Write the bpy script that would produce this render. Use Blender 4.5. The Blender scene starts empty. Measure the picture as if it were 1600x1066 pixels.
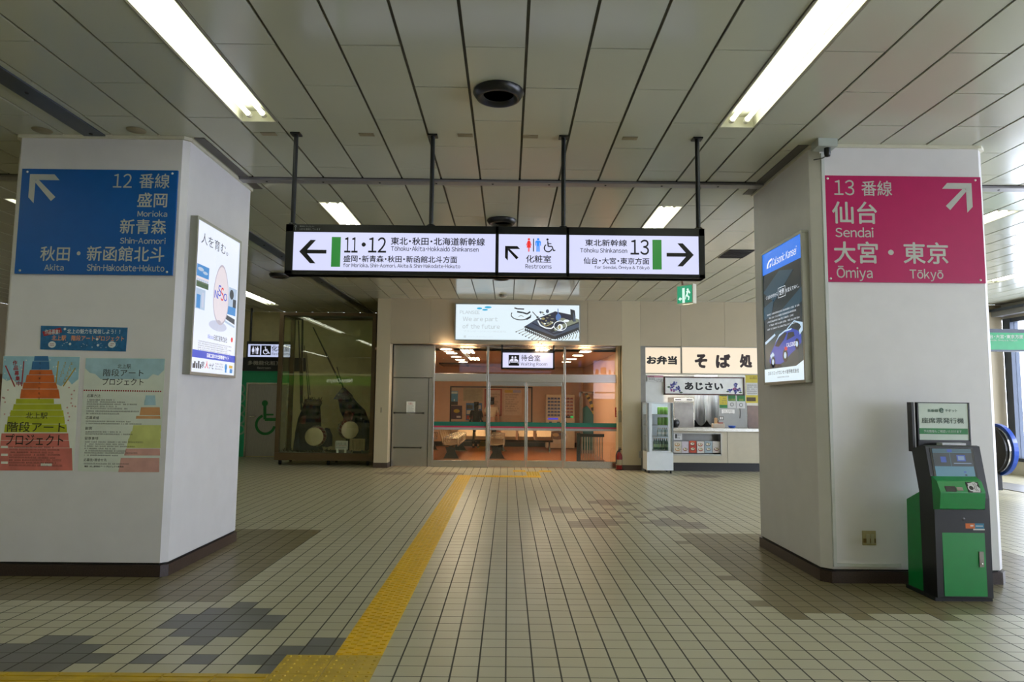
import bpy, math, random
from mathutils import Vector, Matrix
random.seed(7)
scene = bpy.context.scene
col = scene.collection

# ---------------------------------------------------------------- camera, world, exposure
FPX, PITCH, YAW, ROLL, EYE = 1059.59, .0895, .0049, .0101, 1.6
cam_data = bpy.data.cameras.new('camera')
cam_data.sensor_width = 36.0
cam_data.lens = FPX / 1600 * 36
cam_data.clip_start = .05
cam_data.clip_end = 300
cam = bpy.data.objects.new('camera', cam_data)
col.objects.link(cam)
cam.matrix_world = (Matrix.Translation((0, 0, EYE)) @ Matrix.Rotation(-YAW, 4, 'Z')
                    @ Matrix.Rotation(math.pi / 2 + PITCH, 4, 'X') @ Matrix.Rotation(ROLL, 4, 'Z'))
scene.camera = cam
scene.view_settings.view_transform = 'Standard'
scene.view_settings.look = 'None'
scene.view_settings.gamma = 1
scene.view_settings.use_curve_mapping = False
scene.view_settings.exposure = 0.0
scene.cycles.use_denoising = True
scene.cycles.max_bounces = 10
scene.cycles.transparent_max_bounces = 24
scene.cycles.sample_clamp_indirect = 6.0
scene.cycles.caustics_reflective = False
scene.cycles.caustics_refractive = False
LAMP = 9.4           # radiance of the fluorescent tubes
LAMP_COL = (.95, 1.0, .82)
world = bpy.data.worlds.new('world')
scene.world = world
world.use_nodes = True
bg = world.node_tree.nodes['Background']
bg.inputs['Color'].default_value = (.80, .84, 1.0, 1)
bg.inputs['Strength'].default_value = 9.5
sun_data = bpy.data.lights.new('sun', 'SUN'); sun_data.energy = 3.0; sun_data.angle = .03; sun_data.color = (1, .96, .9)
sun = bpy.data.objects.new('sun', sun_data); col.objects.link(sun); sun.rotation_euler = Vector((-.62, .55, -.62)).to_track_quat('-Z', 'Y').to_euler()

# ---------------------------------------------------------------- pixel <-> place helpers (1600x1066 frame)
def ray(px, py):
    a, b = px - 800, py - 533
    x = (a * math.cos(ROLL) + b * math.sin(ROLL)) / FPX
    u = -(-a * math.sin(ROLL) + b * math.cos(ROLL)) / FPX
    y = math.cos(PITCH) - u * math.sin(PITCH)
    z = math.sin(PITCH) + u * math.cos(PITCH)
    return Vector((x * math.cos(YAW) + y * math.sin(YAW), -x * math.sin(YAW) + y * math.cos(YAW), z))
def on(axis, px, py, v):
    r = ray(px, py)
    t = (v - (EYE if axis == 2 else 0)) / r[axis]
    return Vector((0, 0, EYE)) + r * t
def at_y(px, py, y): return on(1, px, py, y)
def at_x(px, py, x): return on(0, px, py, x)
def at_z(px, py, z): return on(2, px, py, z)

# ---------------------------------------------------------------- materials
def lin(h):
    h = h.lstrip('#')
    out = []
    for i in (0, 2, 4):
        v = int(h[i:i + 2], 16) / 255
        out.append(v / 12.92 if v <= .04045 else ((v + .055) / 1.055) ** 2.4)
    return (*out, 1)
MATS = {}
def mat(name, color, rough=.5, metal=0.0, var=.06, scale=8.0, spec=.5, bump=0.0, coat=0.0, stretch=None):
    """Principled material whose colour and gloss wander a little with noise."""
    if name in MATS: return MATS[name]
    m = bpy.data.materials.new(name); m.use_nodes = True
    nt = m.node_tree; p = nt.nodes['Principled BSDF']
    c = lin(color) if isinstance(color, str) else (*color, 1)
    tc = nt.nodes.new('ShaderNodeTexCoord'); no = nt.nodes.new('ShaderNodeTexNoise')
    src = tc.outputs['Object']
    if stretch:
        mp = nt.nodes.new('ShaderNodeMapping'); mp.inputs['Scale'].default_value = stretch
        nt.links.new(src, mp.inputs['Vector']); src = mp.outputs['Vector']
    nt.links.new(src, no.inputs['Vector'])
    no.inputs['Scale'].default_value = scale; no.inputs['Detail'].default_value = 4
    rp = nt.nodes.new('ShaderNodeValToRGB')
    rp.color_ramp.elements[0].position = .3; rp.color_ramp.elements[1].position = .7
    rp.color_ramp.elements[0].color = (*[v * (1 - var) for v in c[:3]], 1)
    rp.color_ramp.elements[1].color = (*[min(1, v * (1 + var)) for v in c[:3]], 1)
    nt.links.new(no.outputs['Fac'], rp.inputs['Fac']); nt.links.new(rp.outputs['Color'], p.inputs['Base Color'])
    p.inputs['Roughness'].default_value = rough; p.inputs['Metallic'].default_value = metal
    p.inputs['Specular IOR Level'].default_value = spec
    p.inputs['Coat Weight'].default_value = coat; p.inputs['Coat Roughness'].default_value = .05
    if bump:
        bp = nt.nodes.new('ShaderNodeBump'); bp.inputs['Strength'].default_value = bump; bp.inputs['Distance'].default_value = .01
        nt.links.new(no.outputs['Fac'], bp.inputs['Height']); nt.links.new(bp.outputs['Normal'], p.inputs['Normal'])
    MATS[name] = m
    return m
def lit(name, color, strength=1.0, var=.02):
    """A lit face: lamp tube, screen or backlit print."""
    if name in MATS: return MATS[name]
    m = bpy.data.materials.new(name); m.use_nodes = True
    nt = m.node_tree; p = nt.nodes['Principled BSDF']
    c = lin(color) if isinstance(color, str) else (*color, 1)
    no = nt.nodes.new('ShaderNodeTexNoise'); tc = nt.nodes.new('ShaderNodeTexCoord'); mu = nt.nodes.new('ShaderNodeMixRGB')
    nt.links.new(tc.outputs['Object'], no.inputs['Vector']); no.inputs['Scale'].default_value = 3
    mu.inputs['Color1'].default_value = (*[v * (1 - var) for v in c[:3]], 1); mu.inputs['Color2'].default_value = (*[min(1.0, v * (1 + var)) for v in c[:3]], 1)
    nt.links.new(no.outputs['Fac'], mu.inputs['Fac'])
    p.inputs['Base Color'].default_value = (.05, .05, .05, 1); p.inputs['Roughness'].default_value = .25
    nt.links.new(mu.outputs['Color'], p.inputs['Emission Color']); p.inputs['Emission Strength'].default_value = strength
    MATS[name] = m
    return m
def glass(name, tint=(.95, 1, .97), refl=1.0, rough=.0):
    if name in MATS: return MATS[name]
    m = bpy.data.materials.new(name); m.use_nodes = True
    nt = m.node_tree; nt.nodes.clear()
    o = nt.nodes.new('ShaderNodeOutputMaterial'); mx = nt.nodes.new('ShaderNodeMixShader')
    t = nt.nodes.new('ShaderNodeBsdfTransparent'); g = nt.nodes.new('ShaderNodeBsdfGlossy'); f = nt.nodes.new('ShaderNodeLayerWeight')
    f.inputs['Blend'].default_value = .5
    pw = nt.nodes.new('ShaderNodeMath'); pw.operation = 'POWER'; pw.inputs[1].default_value = 5
    ad = nt.nodes.new('ShaderNodeMath'); ad.operation = 'MULTIPLY_ADD'; ad.inputs[1].default_value = .9; ad.inputs[2].default_value = .045 * refl; ad.use_clamp = True
    no = nt.nodes.new('ShaderNodeTexNoise'); no.inputs['Scale'].default_value = 2
    t.inputs['Color'].default_value = (*tint, 1); g.inputs['Roughness'].default_value = rough
    nt.links.new(f.outputs['Facing'], pw.inputs[0]); nt.links.new(pw.outputs[0], ad.inputs[0]); nt.links.new(ad.outputs[0], mx.inputs['Fac'])
    nt.links.new(t.outputs[0], mx.inputs[1]); nt.links.new(g.outputs[0], mx.inputs[2]); nt.links.new(mx.outputs[0], o.inputs['Surface'])
    MATS[name] = m
    return m

# ---------------------------------------------------------------- mesh building
class Frame:
    """A flat place to draw on: origin, right and up directions; n sticks out towards the viewer."""
    def __init__(s, o, u=(1, 0, 0), v=(0, 0, 1)):
        s.o, s.u, s.v = Vector(o), Vector(u).normalized(), Vector(v).normalized(); s.n = s.u.cross(s.v)
    def pt(s, u, v, n=0.0): return s.o + s.u * u + s.v * v + s.n * n
    def px(s, px, py):
        r = ray(px, py); c = Vector((0, 0, EYE)); t = (s.o - c).dot(s.n) / r.dot(s.n); d = c + r * t - s.o
        return d.dot(s.u), d.dot(s.v)
    def box(s, x0, y0, x1, y1):
        a, b, c, d = s.px(x0, y0), s.px(x1, y0), s.px(x0, y1), s.px(x1, y1)
        return ((a[0] + c[0]) / 2, (c[1] + d[1]) / 2, (b[0] + d[0]) / 2, (a[1] + b[1]) / 2)
FLOORF = Frame((0, 0, 0), (1, 0, 0), (0, 1, 0))
_tc = {}
_cu = bpy.data.curves.new('lettering_curve', 'FONT'); _to = bpy.data.objects.new('lettering_curve', _cu); col.objects.link(_to)
def raw_glyphs(body):
    if body not in _tc:
        _cu.body = body; _cu.size = 1; _cu.resolution_u = 3
        dg = bpy.context.evaluated_depsgraph_get(); dg.update()
        m = bpy.data.meshes.new_from_object(_to.evaluated_get(dg))
        _tc[body] = ([(v.co.x, v.co.y) for v in m.vertices], [tuple(p.vertices) for p in m.polygons]); bpy.data.meshes.remove(m)
    return _tc[body]
def glyphs(body):
    """Roman letters come from the wide forms of the same face as the Japanese, set proportionally."""
    key = ('p', body)
    if key in _tc: return _tc[key]
    vs, fs, x = [], [], 0.0
    ref = raw_glyphs('\uff2d')[0]; base = min(v[1] for v in ref)
    xr = raw_glyphs('\uff4f')[0]; xh = max(v[1] for v in xr); ch = max(v[1] for v in ref)
    for c in body:
        if c == ' ': x += .26; continue
        if c == '　': x += 1.0; continue
        if c == 'ō': c2 = '\uff4f'
        elif c == 'Ō': c2 = '\uff2f'
        elif '!' <= c <= '~': c2 = chr(ord(c) + 0xfee0)
        else: c2 = c
        gv, gf = raw_glyphs(c2)
        if not gv: x += .5; continue
        if c2 == c and c not in 'ōŌ':            # Japanese: fixed pitch, the middle dot set close
            sh = 0.0
            if c == '・': m_ = (min(v[0] for v in gv) + max(v[0] for v in gv)) / 2; sh = .25 - m_
            b_ = len(vs); vs += [(v[0] + x + sh, v[1]) for v in gv]; fs += [tuple(b_ + i for i in f) for f in gf]
            x += .5 if c == '・' else 1.0
            continue
        x0 = min(v[0] for v in gv); x1 = max(v[0] for v in gv); sx = .45 if c == '-' else 1.0
        b_ = len(vs); vs += [((v[0] - x0) * sx + x, v[1]) for v in gv]; fs += [tuple(b_ + i for i in f) for f in gf]
        w = (x1 - x0) * sx
        if c in 'ōŌ':
            h = (xh if c == 'ō' else ch) + .07; b_ = len(vs); vs += [(x + w * .18, h), (x + w * .82, h), (x + w * .82, h + .06), (x + w * .18, h + .06)]; fs.append((b_, b_ + 1, b_ + 2, b_ + 3))
        x += w + .085
    _tc[key] = (vs, fs)
    return _tc[key]
for _c in '。あいうえおかくけごさしじすせそただてにのばまむもやゆよらりるろをアイェカクケサジセゼソチットナニパビプャラルロン・ー上世中予事京人仙会作使信先処函副力加務募化北参台合品問営器報場境変多大室宮局岡岩工席幹座弁式当彩待応情意手接斗料新方日時東株格森業機段求法海消火無環産用田界留番発盛知確社票秋粧約総線育能行触話認資賞踊道間階集電青非面項館駅魅！（）～ＡＢＣＤＥＦＧＨＩＪＫＬＭＮＯＰＱＲＳＴＵＶＷＸＹＺａｂｃｄｅｆｇｈｉｊｋｌｍｎｏｐｑｒｓｔｕｖｗｘｙｚ０１２３４５６７８９＆，．－：': raw_glyphs(_c)
class MB:
    def __init__(s): s.v, s.f, s.m, s.sm = [], [], [], []
    def add(s, vs, fs, mi=0, smooth=False):
        b = len(s.v); s.v += [tuple(v) for v in vs]
        for f in fs: s.f.append(tuple(b + i for i in f)); s.m.append(mi); s.sm.append(smooth)
        return s
    def box(s, x0, x1, y0, y1, z0, z1, mi=0):
        x0, x1 = min(x0, x1), max(x0, x1); y0, y1 = min(y0, y1), max(y0, y1); z0, z1 = min(z0, z1), max(z0, z1)
        vs = [(x, y, z) for z in (z0, z1) for y in (y0, y1) for x in (x0, x1)]
        return s.add(vs, [(0, 2, 3, 1), (4, 5, 7, 6), (0, 1, 5, 4), (2, 6, 7, 3), (0, 4, 6, 2), (1, 3, 7, 5)], mi)
    def slab(s, fr, u0, v0, u1, v1, n0, n1, mi=0):
        return s.prism(fr, [(u0, v0), (u1, v0), (u1, v1), (u0, v1)], n0, n1, mi)
    def prism(s, fr, poly, n0, n1, mi=0, side=None, smooth=False):
        a = sum(poly[i][0] * poly[(i + 1) % len(poly)][1] - poly[(i + 1) % len(poly)][0] * poly[i][1] for i in range(len(poly)))
        if a < 0: poly = poly[::-1]
        k = len(poly)
        vs = [fr.pt(u, v, n0) for u, v in poly] + [fr.pt(u, v, n1) for u, v in poly]
        s.add(vs, [tuple(range(k, 2 * k)), tuple(reversed(range(k)))], mi)
        s.add(vs, [(i, (i + 1) % k, k + (i + 1) % k, k + i) for i in range(k)], mi if side is None else side, smooth)
        return s
    def flat(s, fr, poly, n, mi=0):
        a = sum(poly[i][0] * poly[(i + 1) % len(poly)][1] - poly[(i + 1) % len(poly)][0] * poly[i][1] for i in range(len(poly)))
        if a < 0: poly = poly[::-1]
        return s.add([fr.pt(u, v, n) for u, v in poly], [tuple(range(len(poly)))], mi)
    def rect(s, fr, u0, v0, u1, v1, n, mi=0): return s.flat(fr, [(u0, v0), (u1, v0), (u1, v1), (u0, v1)], n, mi)
    def disc(s, fr, u, v, ru, rv, n, mi=0, k=24, a0=0, a1=2 * math.pi):
        return s.flat(fr, [(u + ru * math.cos(a0 + (a1 - a0) * i / k), v + rv * math.sin(a0 + (a1 - a0) * i / k)) for i in range(k)], n, mi)
    def ring(s, fr, u, v, r0, r1, n, mi=0, k=28, a0=0, a1=2 * math.pi, asp=1.0):
        P = lambda r, i: (u + r * math.cos(a0 + (a1 - a0) * i / k), v + asp * r * math.sin(a0 + (a1 - a0) * i / k))
        for i in range(k): s.flat(fr, [P(r0, i), P(r1, i), P(r1, i + 1), P(r0, i + 1)], n, mi)
        return s
    def line(s, fr, pts, w, n, mi=0):
        for (a, b), (c, d) in zip(pts, pts[1:]):
            L = math.hypot(c - a, d - b) or 1e-6; x, y = -(d - b) / L * w / 2, (c - a) / L * w / 2
            s.flat(fr, [(a + x, b + y), (a - x, b - y), (c - x, d - y), (c + x, d + y)], n, mi)
        return s
    def cyl(s, p0, p1, r0, r1=None, k=16, mi=0, cap=True, smooth=True):
        r1 = r0 if r1 is None else r1
        p0, p1 = Vector(p0), Vector(p1); d = (p1 - p0).normalized()
        a = d.orthogonal().normalized(); b = d.cross(a)
        ring = lambda p, r: [p + a * (r * math.cos(2 * math.pi * i / k)) + b * (r * math.sin(2 * math.pi * i / k)) for i in range(k)]
        vs = ring(p0, r0) + ring(p1, r1)
        s.add(vs, [(i, (i + 1) % k, k + (i + 1) % k, k + i) for i in range(k)], mi, smooth)
        if cap: s.add(vs, [tuple(reversed(range(k))), tuple(range(k, 2 * k))], mi)
        return s
    def tube(s, pts, r, k=8, mi=0):
        for a, b in zip(pts, pts[1:]): s.cyl(a, b, r, k=k, mi=mi)
        return s
    def lathe(s, c, prof, k=24, mi=0, axis=(0, 0, 1), smooth=True):
        c = Vector(c); d = Vector(axis).normalized(); a = d.orthogonal().normalized(); b = d.cross(a)
        vs = [c + d * h + a * (r * math.cos(2 * math.pi * i / k)) + b * (r * math.sin(2 * math.pi * i / k)) for r, h in prof for i in range(k)]
        fs = [(j * k + i, j * k + (i + 1) % k, (j + 1) * k + (i + 1) % k, (j + 1) * k + i) for j in range(len(prof) - 1) for i in range(k)]
        s.add(vs, fs, mi, smooth)
        if prof[0][0] > 1e-4: s.add(vs[:k], [tuple(reversed(range(k)))], mi)
        if prof[-1][0] > 1e-4: s.add(vs[-k:], [tuple(range(k))], mi)
        return s
    def ball(s, c, rx, ry=None, rz=None, k=14, mi=0):
        ry = ry or rx; rz = rz or rx; c = Vector(c); vs, fs = [], []; h = k // 2
        for j in range(h + 1):
            t = math.pi * j / h
            for i in range(k):
                p = 2 * math.pi * i / k; vs.append(c + Vector((rx * math.sin(t) * math.cos(p), ry * math.sin(t) * math.sin(p), -rz * math.cos(t))))
        for j in range(h):
            for i in range(k): fs.append((j * k + i, j * k + (i + 1) % k, (j + 1) * k + (i + 1) % k, (j + 1) * k + i))
        return s.add(vs, fs, mi, True)
    def text(s, fr, body, bx, n=.002, mi=0, bold=0.0, keep=False, slant=0.0):
        vs, fs = glyphs(body)
        if not vs: return s
        x0 = min(v[0] for v in vs); x1 = max(v[0] for v in vs); y0 = min(v[1] for v in vs); y1 = max(v[1] for v in vs)
        su = (bx[2] - bx[0]) / (x1 - x0); sv = (bx[3] - bx[1]) / (y1 - y0)
        if keep: su = sv = min(su, sv)
        d = max(0.0, bold) * .8; offs = [(0, 0)] if d == 0 else [(-d, 0), (d, 0), (0, d), (0, -d)] if d < .03 else [(d * r_ * math.cos(a * .5236), d * r_ * math.sin(a * .5236)) for a in range(12) for r_ in (1, .5)]
        su *= (x1 - x0) / (x1 - x0 + 2 * d); sv *= (y1 - y0) / (y1 - y0 + 2 * d)
        for i, (ox, oy) in enumerate(offs):
            s.add([fr.pt(bx[0] + (x - x0 + d + ox) * su + slant * (y - y0) * sv, bx[1] + (y - y0 + d + oy) * sv, n + i * .00004) for x, y in vs], fs, mi)
        return s
    def build(s, name, mats, parent=None, bevel=0.0):
        me = bpy.data.meshes.new(name); me.from_pydata(s.v, [], s.f)
        for m in (mats if isinstance(mats, (list, tuple)) else [mats]): me.materials.append(m)
        me.polygons.foreach_set('material_index', s.m); me.polygons.foreach_set('use_smooth', s.sm)
        me.update()
        o = bpy.data.objects.new(name, me); col.objects.link(o)
        if parent is not None:
            o.parent = parent; o.matrix_parent_inverse = Matrix.Translation(parent.location).inverted()
        if bevel:
            b = o.modifiers.new('bevel', 'BEVEL'); b.width = bevel; b.segments = 2; b.limit_method = 'ANGLE'
        return o
def tag(o, label, cat, group=None):
    o['label'] = label; o['category'] = cat
    if group: o['group'] = group
    return o
def thing(name, loc, label, cat, group=None):
    o = bpy.data.objects.new(name, None); o.empty_display_size = .1; o.location = loc; col.objects.link(o)
    return tag(o, label, cat, group)
def struct(o): o['kind'] = 'structure'; return o
def sroot(name, loc):
    o = bpy.data.objects.new(name, None); o.empty_display_size = .1; o.location = loc; col.objects.link(o); return struct(o)
def kids(o): return [c for c in col.objects if c.parent == o]
def dup(root, loc, label, group=None):
    r = root.copy(); col.objects.link(r); r.location = loc; r['label'] = label
    if group: r['group'] = group
    for ch in kids(root):
        c = ch.copy(); col.objects.link(c); inv = ch.matrix_parent_inverse.copy(); c.parent = r; c.matrix_parent_inverse = inv
        for g in kids(ch):
            d = g.copy(); col.objects.link(d); inv = g.matrix_parent_inverse.copy(); d.parent = c; d.matrix_parent_inverse = inv
    return r
# ================================================================ the setting
ZC = 4.084                       # ceiling
YL, YG = 16.4, 16.8              # front of the cream wall, plane of the glass front
TX, TY, FX, FY = .1631, .159, .003, 4.43
def tile_mat(name, c1, c2, rough):
    m = bpy.data.materials.new(name); m.use_nodes = True
    nt = m.node_tree; p = nt.nodes['Principled BSDF']; L = nt.links.new
    def M(op, a, b=None, cl=False):
        n = nt.nodes.new('ShaderNodeMath'); n.operation = op; n.use_clamp = cl
        for i, x in enumerate((a, b)):
            if x is None: continue
            if isinstance(x, (int, float)): n.inputs[i].default_value = x
            else: L(x, n.inputs[i])
        return n.outputs[0]
    tc = nt.nodes.new('ShaderNodeTexCoord'); sp = nt.nodes.new('ShaderNodeSeparateXYZ'); L(tc.outputs['Object'], sp.inputs[0])
    u = M('DIVIDE', M('SUBTRACT', sp.outputs['X'], FX), TX); v = M('DIVIDE', M('SUBTRACT', sp.outputs['Y'], FY), TY)
    fu, fv = M('FRACT', u), M('FRACT', v)
    du = M('MULTIPLY', M('SUBTRACT', .5, M('ABSOLUTE', M('SUBTRACT', fu, .5))), TX)
    dv = M('MULTIPLY', M('SUBTRACT', .5, M('ABSOLUTE', M('SUBTRACT', fv, .5))), TY)
    g = M('MAXIMUM', M('LESS_THAN', du, .0052), M('LESS_THAN', dv, .0034))
    cb = nt.nodes.new('ShaderNodeCombineXYZ'); L(M('FLOOR', u), cb.inputs[0]); L(M('FLOOR', v), cb.inputs[1])
    wn = nt.nodes.new('ShaderNodeTexWhiteNoise'); wn.noise_dimensions = '3D'; L(cb.outputs[0], wn.inputs['Vector'])
    no = nt.nodes.new('ShaderNodeTexNoise'); no.inputs['Scale'].default_value = .9; no.inputs['Detail'].default_value = 3; L(tc.outputs['Object'], no.inputs['Vector'])
    mx = nt.nodes.new('ShaderNodeMixRGB'); mx.inputs[1].default_value = lin(c1); mx.inputs[2].default_value = lin(c2)
    L(M('ADD', M('MULTIPLY', wn.outputs['Value'], .6), M('MULTIPLY', no.outputs['Fac'], .4)), mx.inputs[0])
    gx = nt.nodes.new('ShaderNodeMixRGB'); gx.inputs[2].default_value = lin('#3c3a30'); L(mx.outputs[0], gx.inputs[1]); L(g, gx.inputs[0])
    L(gx.outputs[0], p.inputs['Base Color'])
    L(M('ADD', rough, M('MULTIPLY', g, .4)), p.inputs['Roughness']); p.inputs['Specular IOR Level'].default_value = .5
    bp = nt.nodes.new('ShaderNodeBump'); bp.inputs['Strength'].default_value = .35; bp.inputs['Distance'].default_value = .004
    L(M('SUBTRACT', 1.0, g), bp.inputs['Height']); L(bp.outputs['Normal'], p.inputs['Normal'])
    return m
T_CREAM = tile_mat('tile_cream', '#aba689', '#b7b29a', .33)
T_OLIVE = tile_mat('tile_olive', '#726645', '#7b7152', .33)
T_GREY = tile_mat('tile_grey', '#5a5a54', '#656565', .35)
T_BROWN = tile_mat('tile_brown', '#7d7160', '#877b6c', .35)
cells = {}
for ix in range(-34, -14):
    for iy in range(6, 26): cells[(ix, iy + 1 if iy == 6 else iy)] = 1
for ix in range(13, 34):
    for iy in range(6, 26): cells[(ix, iy)] = 1
for c in ((16, 5), (13, 5), (12, 7), (12, 12), (12, 22), (20, 5)): cells[c] = 1
ROSE = [(0, 6), (-1, 5), (0, 5), (1, 5), (-2, 4), (-1, 4), (0, 4), (1, 4), (2, 4), (-2, 3), (-1, 3), (0, 3), (1, 3), (2, 3), (-1, 2), (0, 2), (1, 2), (0, 1)]
for dx, dy in ROSE: cells[(-13 + dx, dy)] = 2
for c in ((-12, -1), (-14, -1), (-16, -1), (-8, 1), (-7, 1), (-9, 0), (-8, 0), (-7, 0), (-10, -1), (-9, -1), (-9, -2), (-8, -1), (-7, -1),
          (-19, 1), (-18, 1), (-20, 0), (-19, 0), (-18, 0), (-17, 0), (-21, 0), (-21, -1), (-20, -1), (-19, -1), (-18, -1), (-17, -1), (-20, -2), (-19, -2), (-18, -2), (-17, -2), (-21, -2)): cells[c] = 2
RB = {38: (4, 5, 14, 15, 16, 17), 37: (3, 4, 5, 6, 7, 9, 11, 13, 14, 15, 16, 17), 36: (3, 4, 5, 6, 15, 16, 17), 35: (4, 5, 8, 10, 12, 15), 39: (15, 16),
      43: (9, 10), 42: (8, 9, 10, 11), 41: (8, 9, 10, 11, 12), 40: (9, 10, 11), 33: (9, 11), 32: (7, 13), 31: (6, 7, 8, 12, 13, 14),
      30: (5, 6, 7, 8, 9, 11, 12, 13, 14, 15), 29: (5, 6, 7, 8, 12, 13, 14, 15), 28: (5, 6, 7, 14, 15)}
for iy, xs in RB.items():
    for ix in xs: cells[(ix, iy)] = 3
for cx in (-16, -9, 26):
    for dx in range(-2, 3): cells[(cx + dx, 68)] = 3; cells[(cx + dx, 67)] = 3
    for dx in range(-1, 2): cells[(cx + dx, 69)] = 3; cells[(cx + dx, 66)] = 3
mb = MB()
def fl(x0, x1, y0, y1, mi): mb.rect(FLOORF, x0, y0, x1, y1, 0, mi)
I0, I1, J0, J1 = -40, 44, -8, 76
X0, X1, Y0, Y1 = FX + I0 * TX, FX + I1 * TX, FY + J0 * TY, FY + J1 * TY
for iy in range(J0, J1):
    run = I0
    for ix in range(I0, I1):
        if ix + 1 == I1 or cells.get((ix + 1, iy), 0) != cells.get((run, iy), 0):
            fl(FX + run * TX, FX + (ix + 1) * TX, FY + iy * TY, FY + (iy + 1) * TY, cells.get((run, iy), 0)); run = ix + 1
fl(-13.5, X0, Y0, 19.3, 0); fl(X1, 12.1, Y0, YG + .05, 0); fl(-13.5, 12.1, -6, Y0, 0)
fl(X0, X1, Y1, YG + .05, 0); fl(X0, -3.1, YG + .05, 19.3, 0)
struct(mb.build('floor', [T_CREAM, T_OLIVE, T_GREY, T_BROWN]))

# yellow guiding tiles for the blind, set into the floor
YEL = mat('guide_yellow', '#e0b400', .45, var=.10, scale=14)
YELD = mat('guide_yellow_worn', '#c0a024', .45, var=.12, scale=10)
mb = MB()
def guide_tile(x0, y0, lx=.3, ly=.3, style='bar'):
    mb.box(x0 + .002, x0 + lx - .002, y0 + .002, y0 + ly - .002, 0, .003, 1 if style != 'bar' else 0)
    if style == 'bar':
        for i in range(6):
            for j in range(4):
                a = x0 + .012 + i * .0475; b = y0 + .012 + j * .072 + (.03 if i % 2 else 0)
                if b + .05 < y0 + ly + .02: mb.prism(FLOORF, [(a, b), (a + .036, b), (a + .036, b + .048), (a, b + .048)], .003, .008, 0)
    elif style == 'dot':
        for i in range(5):
            for j in range(5): mb.lathe((x0 + .03 + i * .06, y0 + .03 + j * .06, .003), [(.011, 0), (.009, .004), (.006, .005)], 8, 1)
    else:
        for j in range(4): mb.box(x0 + .006, x0 + lx - .006, y0 + .03 + j * .07, y0 + .06 + j * .07, .003, .008, 1)
GX = -1.0735
for k in range(35): guide_tile(GX, 4.43 + k * .3)
for k in (-1, 0): 
    for r in (0, 1): guide_tile(GX + .3 * k, 4.13 - .3 * r, style='dot')
for k in range(2, 34): guide_tile(GX - .3 * k, 3.83, style='line')
for k in range(1, 5): guide_tile(GX + .3 * k, 14.63)
guide_tile(GX + 1.5, 14.63, style='bar'); guide_tile(GX + 1.5, 14.93, style='dot'); guide_tile(GX + 1.2, 15.8, style='bar'); guide_tile(GX + 1.5, 15.23, style='dot'); guide_tile(GX + 1.8, 15.8, style='bar'); guide_tile(GX + 1.5, 15.53, style='dot')
struct(mb.build('floor_guide_strip', [YEL, YELD]))

# ceiling of glossy enamelled panels
CEIL = mat('ceiling_panel', '#c0c2b0', .17, var=.02, scale=1.2, spec=.5)
CDARK = mat('ceiling_gap', '#4a4836', .7)
LAMPX = [-10.68, -6.39, -2.43, 1.8636, 6.16, 9.45]; LW = .335
LAMPY = [(-5.7, -.7), (.9, 5.905), (8.37, 13.45)]
NEARL = {-6.39: [(15.2, 17.8)]}
edges = []
x = -.3354; cols = []
stops = sorted(LAMPX)
def fill(a, b, idx0):
    n = max(1, round((b - a) / .4398))
    for i in range(n): cols.append((a + (b - a) * i / n, a + (b - a) * (i + 1) / n, idx0 + i))
prev = -13.5; idx = 0
for lx in stops:
    n = max(1, round((lx - prev) / .4398)); fill(prev, lx, 0); prev = lx + LW
fill(prev, 12.1, 0)
mb = MB()
def panel(x0, x1, y0, y1, mi=0, t=0.0):
    g = .011
    if y1 - y0 < .03: return
    x0 += g; x1 -= g; y0 += g * .5; y1 -= g * .5
    tl = random.uniform(-.0016, .0016); tr = random.uniform(-.0016, .0016)
    vs = [(x0, y0, ZC), (x1, y0, ZC + tl), (x1, y1, ZC + tl + tr), (x0, y1, ZC + tr), (x0, y0, ZC + .03), (x1, y0, ZC + .03), (x1, y1, ZC + .03), (x0, y1, ZC + .03)]
    mb.add(vs, [(0, 3, 2, 1), (0, 1, 5, 4), (1, 2, 6, 5), (2, 3, 7, 6), (3, 0, 4, 7)], mi)
def run_col(x0, x1, y0, y1, off):
    y = off - 1.258 * 20
    while y < y1:
        a, b = max(y, y0), min(y + 1.258, y1)
        if b > a:
            if a < 7.43 < b: panel(x0, x1, a, 7.42); panel(x0, x1, 7.58, b)
            else: panel(x0, x1, a, b)
        y += 1.258
for x0, x1, i in cols:
    mid = (x0 + x1) / 2
    par = round((mid + .1155) / .4398) % 2
    far = YL + .0 if mid > -3.0 else 19.25
    run_col(x0, x1, -6, far, 5.186 if par else 4.566)
for lx in LAMPX:
    spans = sorted(LAMPY + NEARL.get(lx, [])); y = -6
    far = YL if lx > -3 else 19.25
    for a, b in spans:
        run_col(lx, lx + LW, y, a, 4.9); y = b
    run_col(lx, lx + LW, y, far, 5.4)
mb.box(-13.5, 12.1, -6, 19.3, ZC + .16, ZC + .2, 1)
for x0, x1, i in cols: 
    mb.box(x0 - .012, x0 + .012, -6, 19.25, ZC + .012, ZC + .03, 1)
struct(mb.build('ceiling', [CEIL, CDARK]))

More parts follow.
